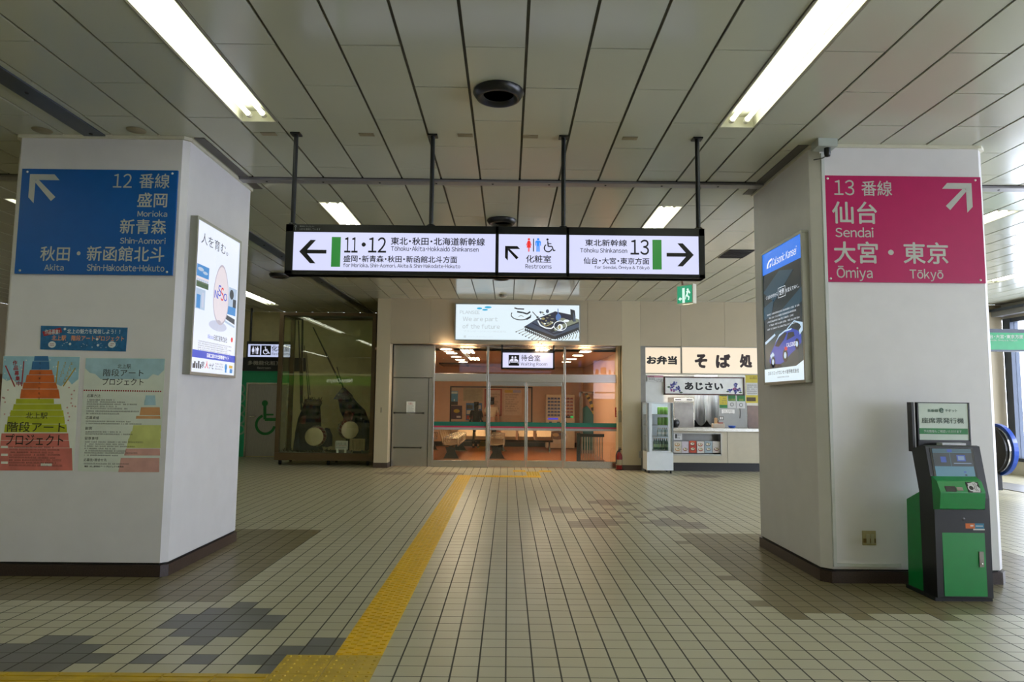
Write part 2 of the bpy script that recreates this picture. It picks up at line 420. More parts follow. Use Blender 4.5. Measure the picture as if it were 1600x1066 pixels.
RAIL = mat('rail_grey', '#8d8b8b', .35, .3, var=.04)
RAILD = mat('rail_shadow_gap', '#1d1c1a', .7)
mb = MB(); mb.box(-13.5, 12.1, 7.44, 7.57, ZC - .025, ZC + .02, 0); mb.box(-13.5, 12.1, 7.57, 7.59, ZC - .002, ZC + .03, 1); mb.box(-13.5, 12.1, 7.41, 7.44, ZC - .001, ZC + .03, 1)
for k in range(40): mb.lathe((-13 + k * .64, 7.505, ZC - .029), [(.012, 0), (.012, .005)], 8, 1)
struct(mb.build('trim_1', [RAIL, RAILD]))
RAILB = mat('rail_bluegrey', '#4a505c', .35, .3)
mb = MB()
for a, b in ((-6, 6.27), (7.9, 19.2)):
    mb.box(-4.05, -3.85, a, b, ZC - .012, ZC + .01, 0)
    y = a + .3
    while y < b: mb.lathe((-3.95, y, ZC - .02), [(.014, 0), (.018, .008)], 8, 1); y += .85
struct(mb.build('trim_2', [RAILB, RAILD]))

# ---------------------------------------------------------------- the two square columns
PILW = mat('column_vinyl', '#dcdadb', .55, var=.025, scale=5, bump=.03)
GRAN = mat('granite_brown', '#372a26', .35, var=.45, scale=90)
GAP = mat('gap_dark', '#14130f', .7)
PTRIM = mat('column_trim', '#cfccb8', .4)
def column(x0, x1, y0, y1, ch):
    root = sroot('pillar', ((x0 + x1) / 2, (y0 + y1) / 2, 0))
    def oct(d): return [(x0 - d + ch, y0 - d), (x1 + d - ch, y0 - d), (x1 + d, y0 - d + ch), (x1 + d, y1 + d - ch), (x1 + d - ch, y1 + d), (x0 - d + ch, y1 + d), (x0 - d, y1 + d - ch), (x0 - d, y0 - d + ch)]
    MB().prism(FLOORF, oct(0), .122, ZC - .02).build('pillar_body', PILW, root)
    MB().prism(FLOORF, oct(-.012), .1, .124).build('shadow_gap', GAP, root)
    MB().prism(FLOORF, oct(.014), 0, .105).build('pillar_baseboard', GRAN, root)
    MB().prism(FLOORF, oct(.02), ZC - .03, ZC + .02).build('pillar_cornice', PTRIM, root)
    return root
column(-4.70, -3.072, 6.281, 7.90, .05)
column(2.879, 4.55, 6.281, 7.90, .075)
GREYS = mat('strip_grey', '#55524e', .5)
struct(MB().box(-3.03, -2.93, 6.30, 7.43, ZC - .006, ZC + .02).box(-3.03, -2.93, 7.6, 7.85, ZC - .006, ZC + .02).build('trim_3', GREYS))
struct(MB().box(2.76, 2.86, 6.30, 7.43, ZC - .006, ZC + .02).box(2.76, 2.86, 7.6, 7.85, ZC - .006, ZC + .02).build('trim_4', GREYS))

# ---------------------------------------------------------------- walls
CREAM = mat('wall_cream', '#b5a88c', .5, var=.03, scale=2)
CREAMP = mat('wall_cream_light', '#bfb394', .5, var=.03, scale=2)
BROWNB = mat('skirting_brown', '#4a3c30', .5)
WHITEW = mat('wall_white', '#c9c7be', .6, var=.03)
FL_ = Frame((0, YL, 0))
def xw(px, y=YL, py=600): return at_y(px, py, y).x
def zw(py, y=YL, px=800): return at_y(px, py, y).z
ZH = zw(538.5)
PX0, PX1 = xw(587), xw(608)
QX0, QX1 = xw(972), xw(1001)
mb = MB()
seams = [PX1, xw(670), xw(790), xw(918), QX0]
for a, b in zip(seams, seams[1:]): mb.box(a + .003, b - .003, YL, YL + .2, ZH, ZC)
seams = [QX1, xw(1065), xw(1134), xw(1200), 7.6, 9, 10.5, 12.05]
for a, b in zip(seams, seams[1:]): mb.box(a + .003, b - .003, YL, YL + .2, ZH + (.0 if b < 8 else 0), ZC)
mb.box(PX1, 12.05, YL + .03, YL + .2, ZH + .01, ZC)
mb.box(7.6, 12.05, YL, YL + .2, 0, ZH)
struct(mb.build('wall_back', CREAM))
mb = MB().box(PX0, PX1, YL, YG + .1, .12, ZC); mb.box(QX0, QX1, YL - .0, YG + .1, .12, ZC); mb.box(xw(967), QX0, YL + .15, YG + .1, .12, ZH)
struct(mb.build('wall_pilaster', CREAMP))
mb = MB().box(PX0 - .01, PX1 + .01, YL - .012, YG + .1, 0, .12); mb.box(QX0 - .01, QX1 + .01, YL - .012, YG + .1, 0, .12); mb.box(xw(967), QX0, YL + .14, YG + .1, 0, .12)
struct(mb.build('baseboard_back', BROWNB))
struct(MB().box(PX0, PX1, YG + .1, 25, 0, ZC).build('wall_partition', CREAM))
YR = 19.2
struct(MB().box(-13.5, PX0, YR, YR + .15, 0, ZC).build('wall_restroom', mat('wall_ochre', '#d2c896', .55, var=.05)))
mb = MB().box(-13.65, -13.5, -6, 19.3, 0, ZC); struct(mb.build('wall_left', CREAM))
struct(MB().box(-13.5, -13.42, 6, 19, 0, 2.2).build('wall_panel', mat('wood_brown', '#6b4a2c', .5, var=.15, stretch=(1, 1, 8))))
struct(MB().box(-13.5, 12.1, -6.15, -6, 0, ZC).build('wall_rear', CREAM))
struct(MB().box(12.05, 12.2, -6, 16.6, 0, .32).box(12.05, 12.2, -6, 16.6, 3.72, ZC + .2).build('wall_right', WHITEW))
MULL = mat('mullion_slate', '#3b4350', .4, .3)
for i, y in enumerate([-2.9, 0, 3.3, 6.6, 9.9, 13.0, 16.2]):
    w = sroot('window_%d' % (i + 1), (12.1, y, .32))
    MB().box(12.0, 12.2, y - .12, y + .12, .32, 3.72).box(12.02, 12.18, y - 3.18 if i != 6 else y - 3.08, y - .12, 3.62, 3.72).box(12.02, 12.18, y - 3.18 if i != 6 else y - 3.08, y - .12, .32, .4).build('window_frame', MULL, w)
    MB().box(12.09, 12.11, y - 3.18 if i != 6 else y - 3.083, y - .12, .4, 3.62).build('window_pane', glass('window_glass', (.97, .99, 1)), w)
struct(MB().box(11.8, 12.05, 8.5, 16.5, 3.78, 3.9, 0).box(11.75, 12.05, 8.5, 16.5, 3.9, 3.96, 1).build('trim_5', [mat('blind_box_grey', '#77787a', .4), MULL]))
# ================================================================ ceiling lamps and fittings
TUBE = lit('tube_light', LAMP_COL, LAMP)
TROUGH = mat('lamp_trough', '#c9c7b4', .35)
LTRIM = mat('lamp_trim', '#8e8a78', .4)
SOCK = mat('lamp_socket', '#d8d4c4', .5)
def lamp(lx, y0, y1, label, group):
    c = lx + LW / 2
    t = thing('ceiling_lamp', (c, (y0 + y1) / 2, ZC), label, 'ceiling light', group)
    d = .10
    mb = MB().box(lx + .012, lx + LW - .012, y0, y1, ZC + d - .005, ZC + d)
    mb.box(lx + .006, lx + .02, y0, y1, ZC - .002, ZC + d); mb.box(lx + LW - .02, lx + LW - .006, y0, y1, ZC - .002, ZC + d)
    mb.box(lx + .006, lx + LW - .006, y0, y0 + .012, ZC - .002, ZC + d); mb.box(lx + .006, lx + LW - .006, y1 - .012, y1, ZC - .002, ZC + d)
    mb.build('reflector', TROUGH, t)
    MB().box(lx - .004, lx + .008, y0, y1, ZC - .006, ZC + .02).box(lx + LW - .008, lx + LW + .004, y0, y1, ZC - .006, ZC + .02).build('lamp_trim', LTRIM, t)
    n = max(1, round((y1 - y0) / 2.5)); s = (y1 - y0 - .14) / n
    for sx in (-.065, .065):
        for k in range(n):
            a, b = y0 + .07 + k * s, y0 + .07 + (k + 1) * s
            tu = MB().cyl((c + sx, a + .03, ZC + .035), (c + sx, b - .03, ZC + .035), .019, k=8).build('tube', TUBE, t)
            MB().cyl((c + sx, a - .01, ZC + .035), (c + sx, a + .035, ZC + .035), .026, k=10).build('lamp_socket', SOCK, tu); MB().cyl((c + sx, b - .035, ZC + .035), (c + sx, b + .01, ZC + .035), .026, k=10).build('lamp_socket', SOCK, tu)
SIDE = {-10.68: 'nearest the brown panelled wall', -6.39: 'in the row outside the blue-signed column', -2.43: 'over the passage beside the blue-signed column', 1.8636: 'over the passage beside the pink-signed column', 6.16: 'in the row outside the pink-signed column', 9.45: 'nearest the tall windows'}
for lx in LAMPX:
    for k, (a, b) in enumerate(LAMPY):
        if k == 0 and lx in (-10.68, 9.45): pass
        lamp(lx, a, b, 'twin-tube ceiling light ' + SIDE[lx] + ', ' + ('behind the viewer', 'before the ceiling rail', 'beyond the ceiling rail')[k], 'recessed ceiling lights')
lamp(-6.39, 15.2, 17.8, 'short twin-tube ceiling light over the restroom corridor', 'recessed ceiling lights')
lamp(-8.3, 15.6, 18.8, 'added twin-tube fill light in the restroom corridor, hidden by the blue-signed column', 'recessed ceiling lights')  # extra fixture out of sight, put in to brighten the corridor
lamp(-5.3, 18.15, 19.1, 'short twin-tube fill light added behind the display case, nearer the restroom door', 'recessed ceiling lights')  # added lamp that lightens the wall seen through the case
lamp(-4.2, 18.15, 19.1, 'short twin-tube fill light added behind the display case, nearer the waiting room', 'recessed ceiling lights')  # second added lamp for that same wall

BLK = mat('black_plastic', '#16171a', .3)
BLK2 = mat('black_matte', '#101114', .6)
for (px, py), lab in zip([(779, 143), (784, 344), (783, 432), (437, 429)], ['round black ceiling speaker nearest the viewer', 'round black ceiling speaker just above the hanging direction sign', 'round black ceiling speaker half hidden under the hanging sign', 'round black ceiling speaker by the lower left corner of the hanging sign']):
    p = at_z(px, py, ZC)
    t = thing('ceiling_speaker', (p.x, p.y, ZC), lab, 'ceiling speaker', 'round ceiling fittings')
    MB().lathe((p.x, p.y, ZC), [(.20, .0), (.205, -.015), (.175, -.06), (.15, -.065), (.12, -.03)], 32).build('speaker_ring', BLK, t)
    MB().lathe((p.x, p.y, ZC), [(.122, -.03), (.06, -.018), (.001, -.016)], 24).build('speaker_cone', mat('cone_dark', '#23252c', .4), t)
PLATE = mat('plate_tan', '#8f8468', .5)
for i, (px, py) in enumerate([(420, 209), (573, 210), (727, 211), (829, 213), (984, 216)]):
    p = at_z(px, py, ZC)
    tag(MB().box(p.x - .07, p.x + .07, p.y - .035, p.y + .035, ZC - .006, ZC).build('ceiling_plate', PLATE),
        'small tan ceiling plate, ' + ['leftmost', 'second from left', 'middle', 'second from right', 'rightmost'][i] + ' of the row above the hanging sign', 'ceiling plate', 'tan plates on the ceiling')
for i, (px, py) in enumerate([(66, 203), (213, 203)]):
    p = at_z(px, py, ZC)
    tag(MB().lathe((p.x, p.y, ZC - .004), [(.085, 0), (.08, -.006), (.001, -.007)], 20).build('ceiling_cover', PLATE), 'round tan cover on the ceiling above the blue sign, ' + ('left one', 'right one')[i], 'ceiling cover', 'round ceiling covers')
p = at_z(786, 461, ZC)
tag(MB().lathe((p.x, p.y, ZC), [(.09, 0), (.08, -.05), (.02, -.07), (.001, -.07)], 16).build('smoke_detector', mat('detector_grey', '#8a877a', .5)), 'small round smoke detector on the far ceiling above the white advert', 'smoke detector')
mb = MB(); x0, y0 = 3.55, 10.75
mb.box(x0, x0 + .42, y0, y0 + .62, ZC - .008, ZC)
for k in range(6): mb.box(x0 + .02, x0 + .40, y0 + .04 + k * .1, y0 + .07 + k * .1, ZC - .016, ZC - .004)
tag(mb.build('ceiling_vent', BLK2), 'dark square air vent in the ceiling left of the pink-signed column', 'air vent')

# green emergency exit sign hung from the ceiling
EX = Frame(at_y(1057, 460, 12.6), (1, -1.15, 0), (0, 0, 1))
e0 = EX.o
t = thing('exit_sign', e0, 'green and white running-man exit sign hung from the ceiling', 'exit sign')
w, h = .36, .36
MB().slab(EX, 0, -.20, w, h - .20, -.11, 0).build('sign_case', mat('case_cream', '#c6c3ae', .5), t)
EXF = Frame(EX.pt(0, -.2, .001), EX.u, EX.v)
f = MB().rect(EXF, .02, .02, w - .02, h - .02, .001).build('sign_face', lit('exit_green', '#16a074', .9), t)
mb = MB(); WL = lit('exit_white', '#dffff0', 1.0)
mb.rect(EXF, .13, .02, .185, h - .06, .003); mb.disc(EXF, .25, .26, .022, .024, .003); mb.flat(EXF, [(.215, .235), (.285, .24), (.31, .19), (.29, .18), (.265, .21), (.25, .16), (.29, .12), (.275, .06), (.25, .065), (.262, .11), (.22, .14), (.205, .08), (.19, .085), (.2, .15), (.225, .19)], .003)
mb.flat(EXF, [(.04, .1), (.09, .14), (.09, .115), (.12, .115), (.12, .085), (.09, .085), (.09, .06)], .003)
mb.build('running_man', WL, f)
MB().slab(EXF, .1, -.004, w - .05, 0, -.08, -.03).build('down_light', lit('exit_lens', '#fff6d0', 1.2), t)
MB().cyl(EX.pt(.1, .16, -.05), Vector((EX.pt(.1, 0, -.05).x, EX.pt(.1, 0, -.05).y, ZC)), .018).build('hanger', mat('hanger_brown', '#7a5a4a', .5), t)

# camera on the right-hand column
p = at_y(1291, 232, 6.2)
t = thing('security_camera', (p.x, p.y, ZC - .06), 'small security camera on a pale bracket above the pink sign', 'security camera')
MB().box(p.x - .11, p.x + .07, 6.12, 6.27, ZC - .075, ZC - .0).build('bracket', mat('bracket_pale', '#b5bdb8', .4), t)
MB().lathe((p.x, 6.18, ZC - .075), [(.03, 0), (.03, -.05), (.024, -.08), (.001, -.085)], 14).build('camera_body', BLK, t)
MB().tube([(p.x + .02, 6.19, ZC - .13), (p.x - .02, 6.24, ZC - .15), (p.x - .09, 6.275, ZC - .155)], .006).build('cable', mat('cable_grey', '#6c6c6c', .5), t)

# ================================================================ hanging direction sign
SF = 6.09                       # its front
HS = Frame((0, SF, 0))
FRM = mat('sign_frame_black', '#17191b', .35, .2)
PANEL = lit('sign_panel_white', '#d9dcff', 1.0)
INK = mat('ink_navy', '#07091c', .4); INKB = mat('ink_black', '#0a0b0d', .4)
SGREEN = lit('sign_green', '#15832a', .9); SRED = lit('sign_red', '#f0281e', 1.0); SBLUE = lit('sign_blue', '#1e8cff', 1.0)
xl, zt = at_y(447, 350, SF).x, at_y(773, 353.5, SF).z
xr, zb = at_y(1101, 357, SF).x, at_y(773, 431.5, SF).z
t = thing('direction_sign', ((xl + xr) / 2, SF + .08, zb), 'long black-framed lit direction sign with arrows hung on four rods', 'direction sign')
A1 = lambda x, y: (440 + x / 4.706, 330 + y / 4.706)
A2 = lambda x, y: (770 + x / 4.706, 330 + y / 4.706)
def R(A, fr, x0, y0, x1, y1):
    a, b = A(x0, y0), A(x1, y1); return fr.box(a[0], a[1], b[0], b[1])
pans = [R(A1, HS, 82, 160, 1572, 441), R(A2, HS, 43, 171, 540, 451), R(A2, HS, 563, 177, 1516, 461)]
pz0 = sum(p[1] for p in pans) / 3; pz1 = sum(p[3] for p in pans) / 3
mb = MB().box(xl, xr, SF + .03, SF + .13, zb, zt)
bars = [xl] + [v for p in pans for v in (p[0], p[2])] + [xr]
for a, b in zip(bars[::2], bars[1::2]): mb.box(a, b, SF, SF + .16, zb, zt)
mb.box(xl, xr, SF, SF + .16, pz1, zt).box(xl, xr, SF, SF + .16, zb, pz0)
mb.build('sign_frame', FRM, t, .004)
mb = MB()
for p in pans: mb.box(p[0], p[2], SF + .13, SF + .14, pz0, pz1)
mb.build('rear_panel', PANEL, t)
faces = []
for p in pans: faces.append(MB().box(p[0], p[2], SF + .012, SF + .03, pz0, pz1).build('sign_panel', PANEL, t))
n = -.010
def arrow(mb, fr, b, kind, n, mi=0):
    P = {'l': [[(0, .5), (.41, 0), (.61, 0), (.29, .42), (.29, .58), (.60, 1), (.40, 1)], [(.25, .42), (1, .42), (1, .58), (.25, .58)]],
         'ul': [[(0, 1), (.82, 1), (1, .8), (.2, .8)], [(0, 1), (.2, .8), (.19, 0), (0, .2)], [(.17, .74), (.27, .84), (.9, .22), (.76, .08)]]}
    key = {'l': 'l', 'r': 'l', 'ul': 'ul', 'ur': 'ul'}[kind]
    for poly in P[key]:
        q = [(1 - x, y) if kind in ('r', 'ur') else (x, y) for x, y in poly]
        mb.flat(fr, [(b[0] + x * (b[2] - b[0]), b[1] + y * (b[3] - b[1])) for x, y in q], n, mi)
def man(mb, fr, b, n, mi, skirt=False):
    X = lambda x: b[0] + x * (b[2] - b[0]); Y = lambda y: b[1] + y * (b[3] - b[1])
    mb.disc(fr, X(.5), Y(.92), .2 * (b[2] - b[0]), .08 * (b[3] - b[1]), n, mi, 16)
    if skirt: polys = [[(.32, .82), (.68, .82), (.95, .48), (.85, .44), (.68, .66), (.86, .3), (.64, .3), (.62, 0), (.52, 0), (.52, .3), (.48, .3), (.48, 0), (.38, 0), (.36, .3), (.14, .3), (.32, .66), (.15, .44), (.05, .48)]]
    else: polys = [[(.2, .82), (.8, .82), (.97, .72), (.97, .45), (.85, .45), (.82, .68), (.76, .68), (.76, 0), (.55, 0), (.53, .42), (.47, .42), (.45, 0), (.24, 0), (.24, .68), (.18, .68), (.15, .45), (.03, .45), (.03, .72)]]
    for q in polys: mb.flat(fr, [(X(x), Y(y)) for x, y in q], n, mi)
def wheelchair(mb, fr, b, n, mi, th=.1):
    W, H = b[2] - b[0], b[3] - b[1]; X = lambda x: b[0] + x * W; Y = lambda y: b[1] + y * H
    mb.disc(fr, X(.32), Y(.92), .1 * W, .08 * H, n, mi, 16)
    mb.line(fr, [(X(.34), Y(.8)), (X(.38), Y(.42)), (X(.72), Y(.42)), (X(.85), Y(.1)), (X(1), Y(.15))], th * W, n, mi)
    mb.line(fr, [(X(.36), Y(.62)), (X(.66), Y(.62))], th * W * .8, n, mi)
    mb.ring(fr, X(.38), Y(.3), .28 * W, .38 * W, n, mi, 24, math.radians(120), math.radians(345))
def inked(parent, items, A, fr, n, mats, name='lettering'):
    mb = MB()
    for it in items:
        bx = R(A, fr, *it[1]); mi = it[2] if len(it) > 2 else 0; bold = it[3] if len(it) > 3 else .012
        mb.text(fr, it[0], bx, n, mi, bold)
    return mb.build(name, mats, parent)
inked(faces[0], [('11', (460, 190, 558, 303), 0, .008), ('・', (586, 228, 618, 260), 0, .03), ('12', (636, 190, 768, 303), 0, .008), ('東北・秋田・北海道新幹線', (802, 192, 1494, 250), 0, .02), ('Tōhoku・Akita・Hokkaidō Shinkansen', (803, 258, 1448, 294)),
                 ('盛岡・新青森・秋田・新函館北斗方面', (453, 326, 1290, 377), 0, .02), ('for Morioka, Shin-Aomori, Akita & Shin-Hakodate-Hokuto', (451, 384, 1313, 418))], A1, HS, n, [INK])
mb = MB(); arrow(mb, HS, R(A1, HS, 127, 210, 327, 382), 'l', n, 0); mb.build('arrow', [INKB], faces[0])
mb = MB(); mb.rect(HS, *R(A1, HS, 364, 188, 431, 408), n); mb.build('green_bar', [SGREEN], faces[0])
inked(faces[1], [('化粧室', (244, 322, 430, 378), 0, .015), ('Restrooms', (240, 390, 433, 421))], A2, HS, n, [INK])
mb = MB(); arrow(mb, HS, R(A2, HS, 90, 255, 200, 362), 'ul', n, 0); mb.build('arrow', [INKB], faces[1])
mb = MB(); man(mb, HS, R(A2, HS, 243, 197, 288, 297), n, 0, True); mb.build('woman_symbol', [SRED], faces[1])
mb = MB(); man(mb, HS, R(A2, HS, 311, 197, 356, 297), n, 0); mb.build('man_symbol', [SBLUE], faces[1])
mb = MB(); mb.rect(HS, *R(A2, HS, 296, 200, 303, 296), n); wheelchair(mb, HS, R(A2, HS, 375, 199, 460, 300), n, 0); mb.build('wheelchair_symbol', [INK], faces[1])
inked(faces[2], [('東北新幹線', (680, 206, 988, 256), 0, .02), ('Tōhoku Shinkansen', (643, 270, 990, 304)), ('13', (1014, 207, 1150, 320), 0, .008), ('仙台・大宮・東京方面', (668, 340, 1152, 389), 0, .02), ('for Sendai, Ōmiya & Tōkyō', (748, 399, 1154, 430))], A2, HS, n, [INK])
mb = MB(); arrow(mb, HS, R(A2, HS, 1280, 235, 1480, 405), 'r', n, 0); mb.build('arrow', [INKB], faces[2])
mb = MB(); mb.rect(HS, *R(A2, HS, 1176, 209, 1243, 428), n); mb.build('green_bar', [SGREEN], faces[2])
LTXT = mat('frame_lettering', '#8c8e92', .5)
mb = MB(); mb.text(HS, '環境にやさしい', R(A1, HS, 133, 106, 240, 119), .002); mb.text(HS, 'LEDを使用しています', R(A1, HS, 133, 126, 286, 141), .002)
b = R(A1, HS, 85, 102, 122, 142); mb.ring(HS, (b[0] + b[2]) / 2, b[3] - .012, .006, .010, .002); mb.line(HS, [((b[0] + b[2]) / 2, b[3] - .02), ((b[0] + b[2]) / 2, b[1])], .004, .002)
mb.build('frame_lettering', LTXT, t)
for px, py in [(461, 209), (676, 210), (881, 212), (1098, 216)]:
    q = at_z(px, py, ZC); x = q.x
    if px == 461: x = xl + .035
    if px == 1098: x = xr - .035
    r_ = MB().cyl((x, SF + .08, zt - .02 if 600 < px < 900 else zb + .1), (x, SF + .08, ZC), .021, k=12).build('hanging_rod', FRM, t)
    MB().box(x - .045, x + .045, SF + .035, SF + .125, ZC - .014, ZC).lathe((x, SF + .08, zt), [(.04, 0), (.04, .02), (.025, .03)], 12).build('rod_flange', FRM, r_)

# ================================================================ platform signs on the columns
PF = Frame((0, 6.262, 0))
SIGNW = mat('sign_lettering', '#b9bcb4', .4)
def platform_sign(px0, py0, px1, py1, color, label, A, items, ab, kind):
    b = PF.box(px0, py0, px1, py1)
    t = thing('platform_sign', ((b[0] + b[2]) / 2, 6.281, b[1]), label, 'platform sign')
    bd = MB().slab(PF, b[0], b[1], b[2], b[3], -.017, 0).build('sign_board', color, t, .002)
    inked(bd, items, A, PF, .0015, [SIGNW])
    mb = MB(); arrow(mb, PF, R(A, PF, *ab), kind, .0015); mb.build('arrow', [SIGNW], bd)
    for x in (b[0] + .05, b[2] - .05):
        for z in (b[1] + .03, b[3] - .03): MB().lathe(PF.pt(x, z, 0), [(.011, 0), (.009, .004), (.001, .005)], 12, axis=(0, -1, 0)).build('screw', mat('screw_pale', '#d6d8d2', .3, .5), t)
B1 = lambda x, y: (x / 2.665, 200 + y / 2.665)
platform_sign(28.5, 265, 273.5, 429, mat('board_blue', '#0a5aa8', .42, var=.03, spec=.35), 'blue platform 12 sign with a white diagonal arrow', B1,
              [('12', (472, 191, 550, 249), 0, 0), ('番線', (580, 190, 707, 252), 0, .01), ('盛岡', (572, 270, 697, 331), 0, .015), ('Morioka', (573, 345, 697, 370)), ('新青森', (500, 380, 693, 442), 0, .015), ('Shin-Aomori', (500, 457, 690, 483)),
               ('秋田', (168, 493, 291, 555), 0, .015), ('・', (320, 514, 336, 531)), ('新函館北斗', (362, 493, 685, 556), 0, .015), ('Akita', (185, 568, 266, 594)), ('Shin-Hakodate-Hokuto', (362, 568, 685, 597))], (121, 193, 246, 314), 'ul')
B2 = lambda x, y: (1160 + x / 3.552, 200 + y / 3.552)
platform_sign(1287.5, 275.5, 1536, 441.5, mat('board_pink', '#b4105a', .42, var=.03, spec=.35), 'crimson pink platform 13 sign with a white diagonal arrow', B2,
              [('13', (509, 289, 620, 374), 0, 0), ('番線', (660, 293, 830, 378), 0, .01), ('仙台', (497, 408, 747, 532), 0, .02), ('Sendai', (515, 552, 727, 607)), ('大宮', (507, 630, 752, 752), 0, .02), ('・', (808, 676, 840, 706)), ('東京', (892, 634, 1142, 755), 0, .02),
               ('Ōmiya', (523, 767, 722, 850)), ('Tōkyō', (928, 783, 1115, 852))], (1110, 306, 1275, 470), 'ur')
# ================================================================ paper notices on the left column
PP = Frame((0, 6.2785, 0))
C2 = lambda x, y: (x / 3.5525, 480 + y / 3.5525)
def poly(mb, fr, A, pts, n, mi=0):
    q = []
    for p in pts:
        a = A(*p); q.append(fr.px(*a))
    return mb.flat(fr, q, n, mi)
def paper(name, fr, A, pts, m, label, cat='poster', group=None):
    q = [fr.px(*A(*p)) for p in pts]
    o = MB().prism(fr, q, 0, .002).build(name, m); return tag(o, label, cat, group)
def rng_lines(mb, fr, b, n, mi, seed, fill=.9, gaps=True):
    """one row of small print as broken strokes"""
    r = random.Random(seed); x = b[0]; h = b[3] - b[1]
    while x < b[2]:
        w = h * r.uniform(.5, .95); 
        if x + w > b[2]: break
        if r.random() < fill:
            mb.rect(fr, x, b[1], x + w, b[1] + h * .22, n, mi); mb.rect(fr, x, b[3] - h * .22, x + w * r.uniform(.6, 1), b[3], n, mi); mb.rect(fr, x + w * .4, b[1], x + w * .58, b[3], n, mi)
        x += w + h * .16
PSKY = mat('print_sky', '#97c2d2', .5, var=.12); PWHITE = mat('print_white', '#e2e6da', .5, var=.03); PBLUE = mat('print_blue', '#2f6ca0', .5, var=.15)
PORANGE = mat('print_orange', '#d0682c', .5, var=.18); PLIME = mat('print_lime', '#b0b828', .5, var=.12); PPINK = mat('print_pink', '#d0766a', .5, var=.14)
PINK2 = mat('print_black', '#191a18', .5); PRED = mat('print_red', '#a32632', .5); PYEL = mat('print_mustard', '#b99b33', .5); PGREYT = mat('print_grey', '#4b4d4a', .5)
PBANN = mat('print_banner_blue', '#1f6698', .4, var=.2, scale=30); PORT = mat('print_orange_text', '#e59a6a', .5); PPALE = mat('print_pale_text', '#d9e2e2', .5)
PSKYP = mat('print_pale_sky', '#a3c6d2', .5, var=.10); PORP = mat('print_pale_orange', '#cf9a68', .5, var=.1); PLIMP = mat('print_pale_lime', '#c6cc7c', .5, var=.1); PPKP = mat('print_pale_pink', '#cf9f95', .5, var=.1)
PMINT = mat('print_mint_paper', '#d6ded2', .5, var=.03)
o = paper('banner_poster', PP, C2, [(228, 103), (709, 114), (699, 247), (224, 235)], PBANN, 'narrow blue banner poster with white and orange Japanese lettering on the blue-signed column')
mb = MB(); n = .003
mb.text(PP, '北上の魅力を発信しよう！！', R(C2, PP, 374, 122, 668, 149), n, 0, .015)
mb.text(PP, '北上駅　階段アートプロジェクト', R(C2, PP, 288, 158, 690, 188), n, 1, .02)
poly(mb, PP, C2, [(236, 136), (338, 114), (346, 140), (244, 162)], n, 2)
mb.text(PP, '作品募集！', R(C2, PP, 250, 124, 334, 152), n + .001, 0, .01)
for x in (290, 622):
    u, v = PP.px(*C2(x, 208)); mb.disc(PP, u, v, .035, .03, n, 0); rng_lines(mb, PP, (u - .02, v + .003, u + .022, v + .013), n + .001, 2, x); rng_lines(mb, PP, (u - .018, v - .013, u + .02, v - .003), n + .001, 2, x + 1)
rr = random.Random(3)
for k in range(26):
    u, v = PP.px(*C2(rr.uniform(240, 690), rr.uniform(195, 228))); s = rr.choice((.002, .004)); mb.flat(PP, [(u - s, v), (u, v + s), (u + s, v), (u, v - s)], n, 0)
for x, y in ((362, 122), (545, 212), (390, 205), (540, 178)):
    u, v = PP.px(*C2(x, y)); mb.flat(PP, [(u - .014, v), (u, v + .014), (u + .014, v), (u, v - .014)], n + .0012, 0)
mb.build('banner_print', [PPALE, PORT, PRED], o)

o = paper('event_poster', PP, C2, [(20, 270), (446, 275), (408, 910), (-12, 903)], PWHITE, 'large poster of a coloured staircase leading into a blue sky on the blue-signed column')
mb = MB(); n = .003
poly(mb, PP, C2, [(22, 272), (444, 277), (436, 400), (400, 430), (380, 405), (340, 440), (300, 420), (100, 430), (70, 400), (40, 410), (14, 395)], n, 0)
for y0, y1, xa, xb, xc, xd, mi in [(271, 300, 193, 268, 190, 272, 2), (300, 348, 182, 274, 176, 276, 2), (348, 376, 168, 290, 160, 296, 3), (376, 418, 150, 300, 142, 304, 3), (418, 455, 132, 312, 126, 322, 3), (455, 508, 120, 326, 112, 334, 3),
                                   (508, 538, 92, 300, 88, 302, 4), (538, 572, 78, 340, 72, 345, 4), (572, 606, 62, 352, 56, 356, 4), (606, 650, 46, 358, 40, 362, 4), (650, 696, 30, 370, 24, 374, 4),
                                   (700, 740, 10, 380, 6, 382, 5), (740, 782, 4, 384, 2, 388, 5), (782, 908, -6, 400, -9, 404, 5)]:
    poly(mb, PP, C2, [(xa, y0 + 1), (xb, y0 + 1), (xd, y1 - 1), (xc, y1 - 1)], n + .0006, mi)
for x0, y0, x1, y1, mi in [(32, 325, 84, 442, 6), (134, 300, 122, 440, 6), (326, 300, 312, 425, 7), (420, 338, 352, 440, 7)]:
    a, b = PP.px(*C2(x0, y0)), PP.px(*C2(x1, y1)); mb.line(PP, [a, b], .011, n + .001, mi)
for i, ch in enumerate('作品募集中'): mb.text(PP, ch, R(C2, PP, 72 + i * 5, 296 + i * 29, 98 + i * 5, 322 + i * 29), n + .001, 6, .03)
for k, (x0, y0, dx, cnt) in enumerate([(368, 306, -6, 6), (402, 308, -7, 7)]):
    for i in range(cnt): rng_lines(mb, PP, R(C2, PP, x0 + dx * i - 9, y0 + i * 17, x0 + dx * i + 9, y0 + i * 17 + 12), n + .001, 7, 500 + k * 20 + i, 1)
for i, ch in enumerate('北上の魅力を発信'): mb.text(PP, ch, R(C2, PP, 219 - i * 1, 305 + i * 28, 230 - i * 1, 318 + i * 28), n + .0015, 8, .0)
n2 = n + .0015
mb.text(PP, '北上駅', R(C2, PP, 145, 585, 266, 620), n2, 8, .005); mb.text(PP, '階段アート', R(C2, PP, 42, 638, 362, 694), n2, 8, .01); mb.text(PP, 'プロジェクト', R(C2, PP, 32, 705, 354, 768), n2, 8, .01)
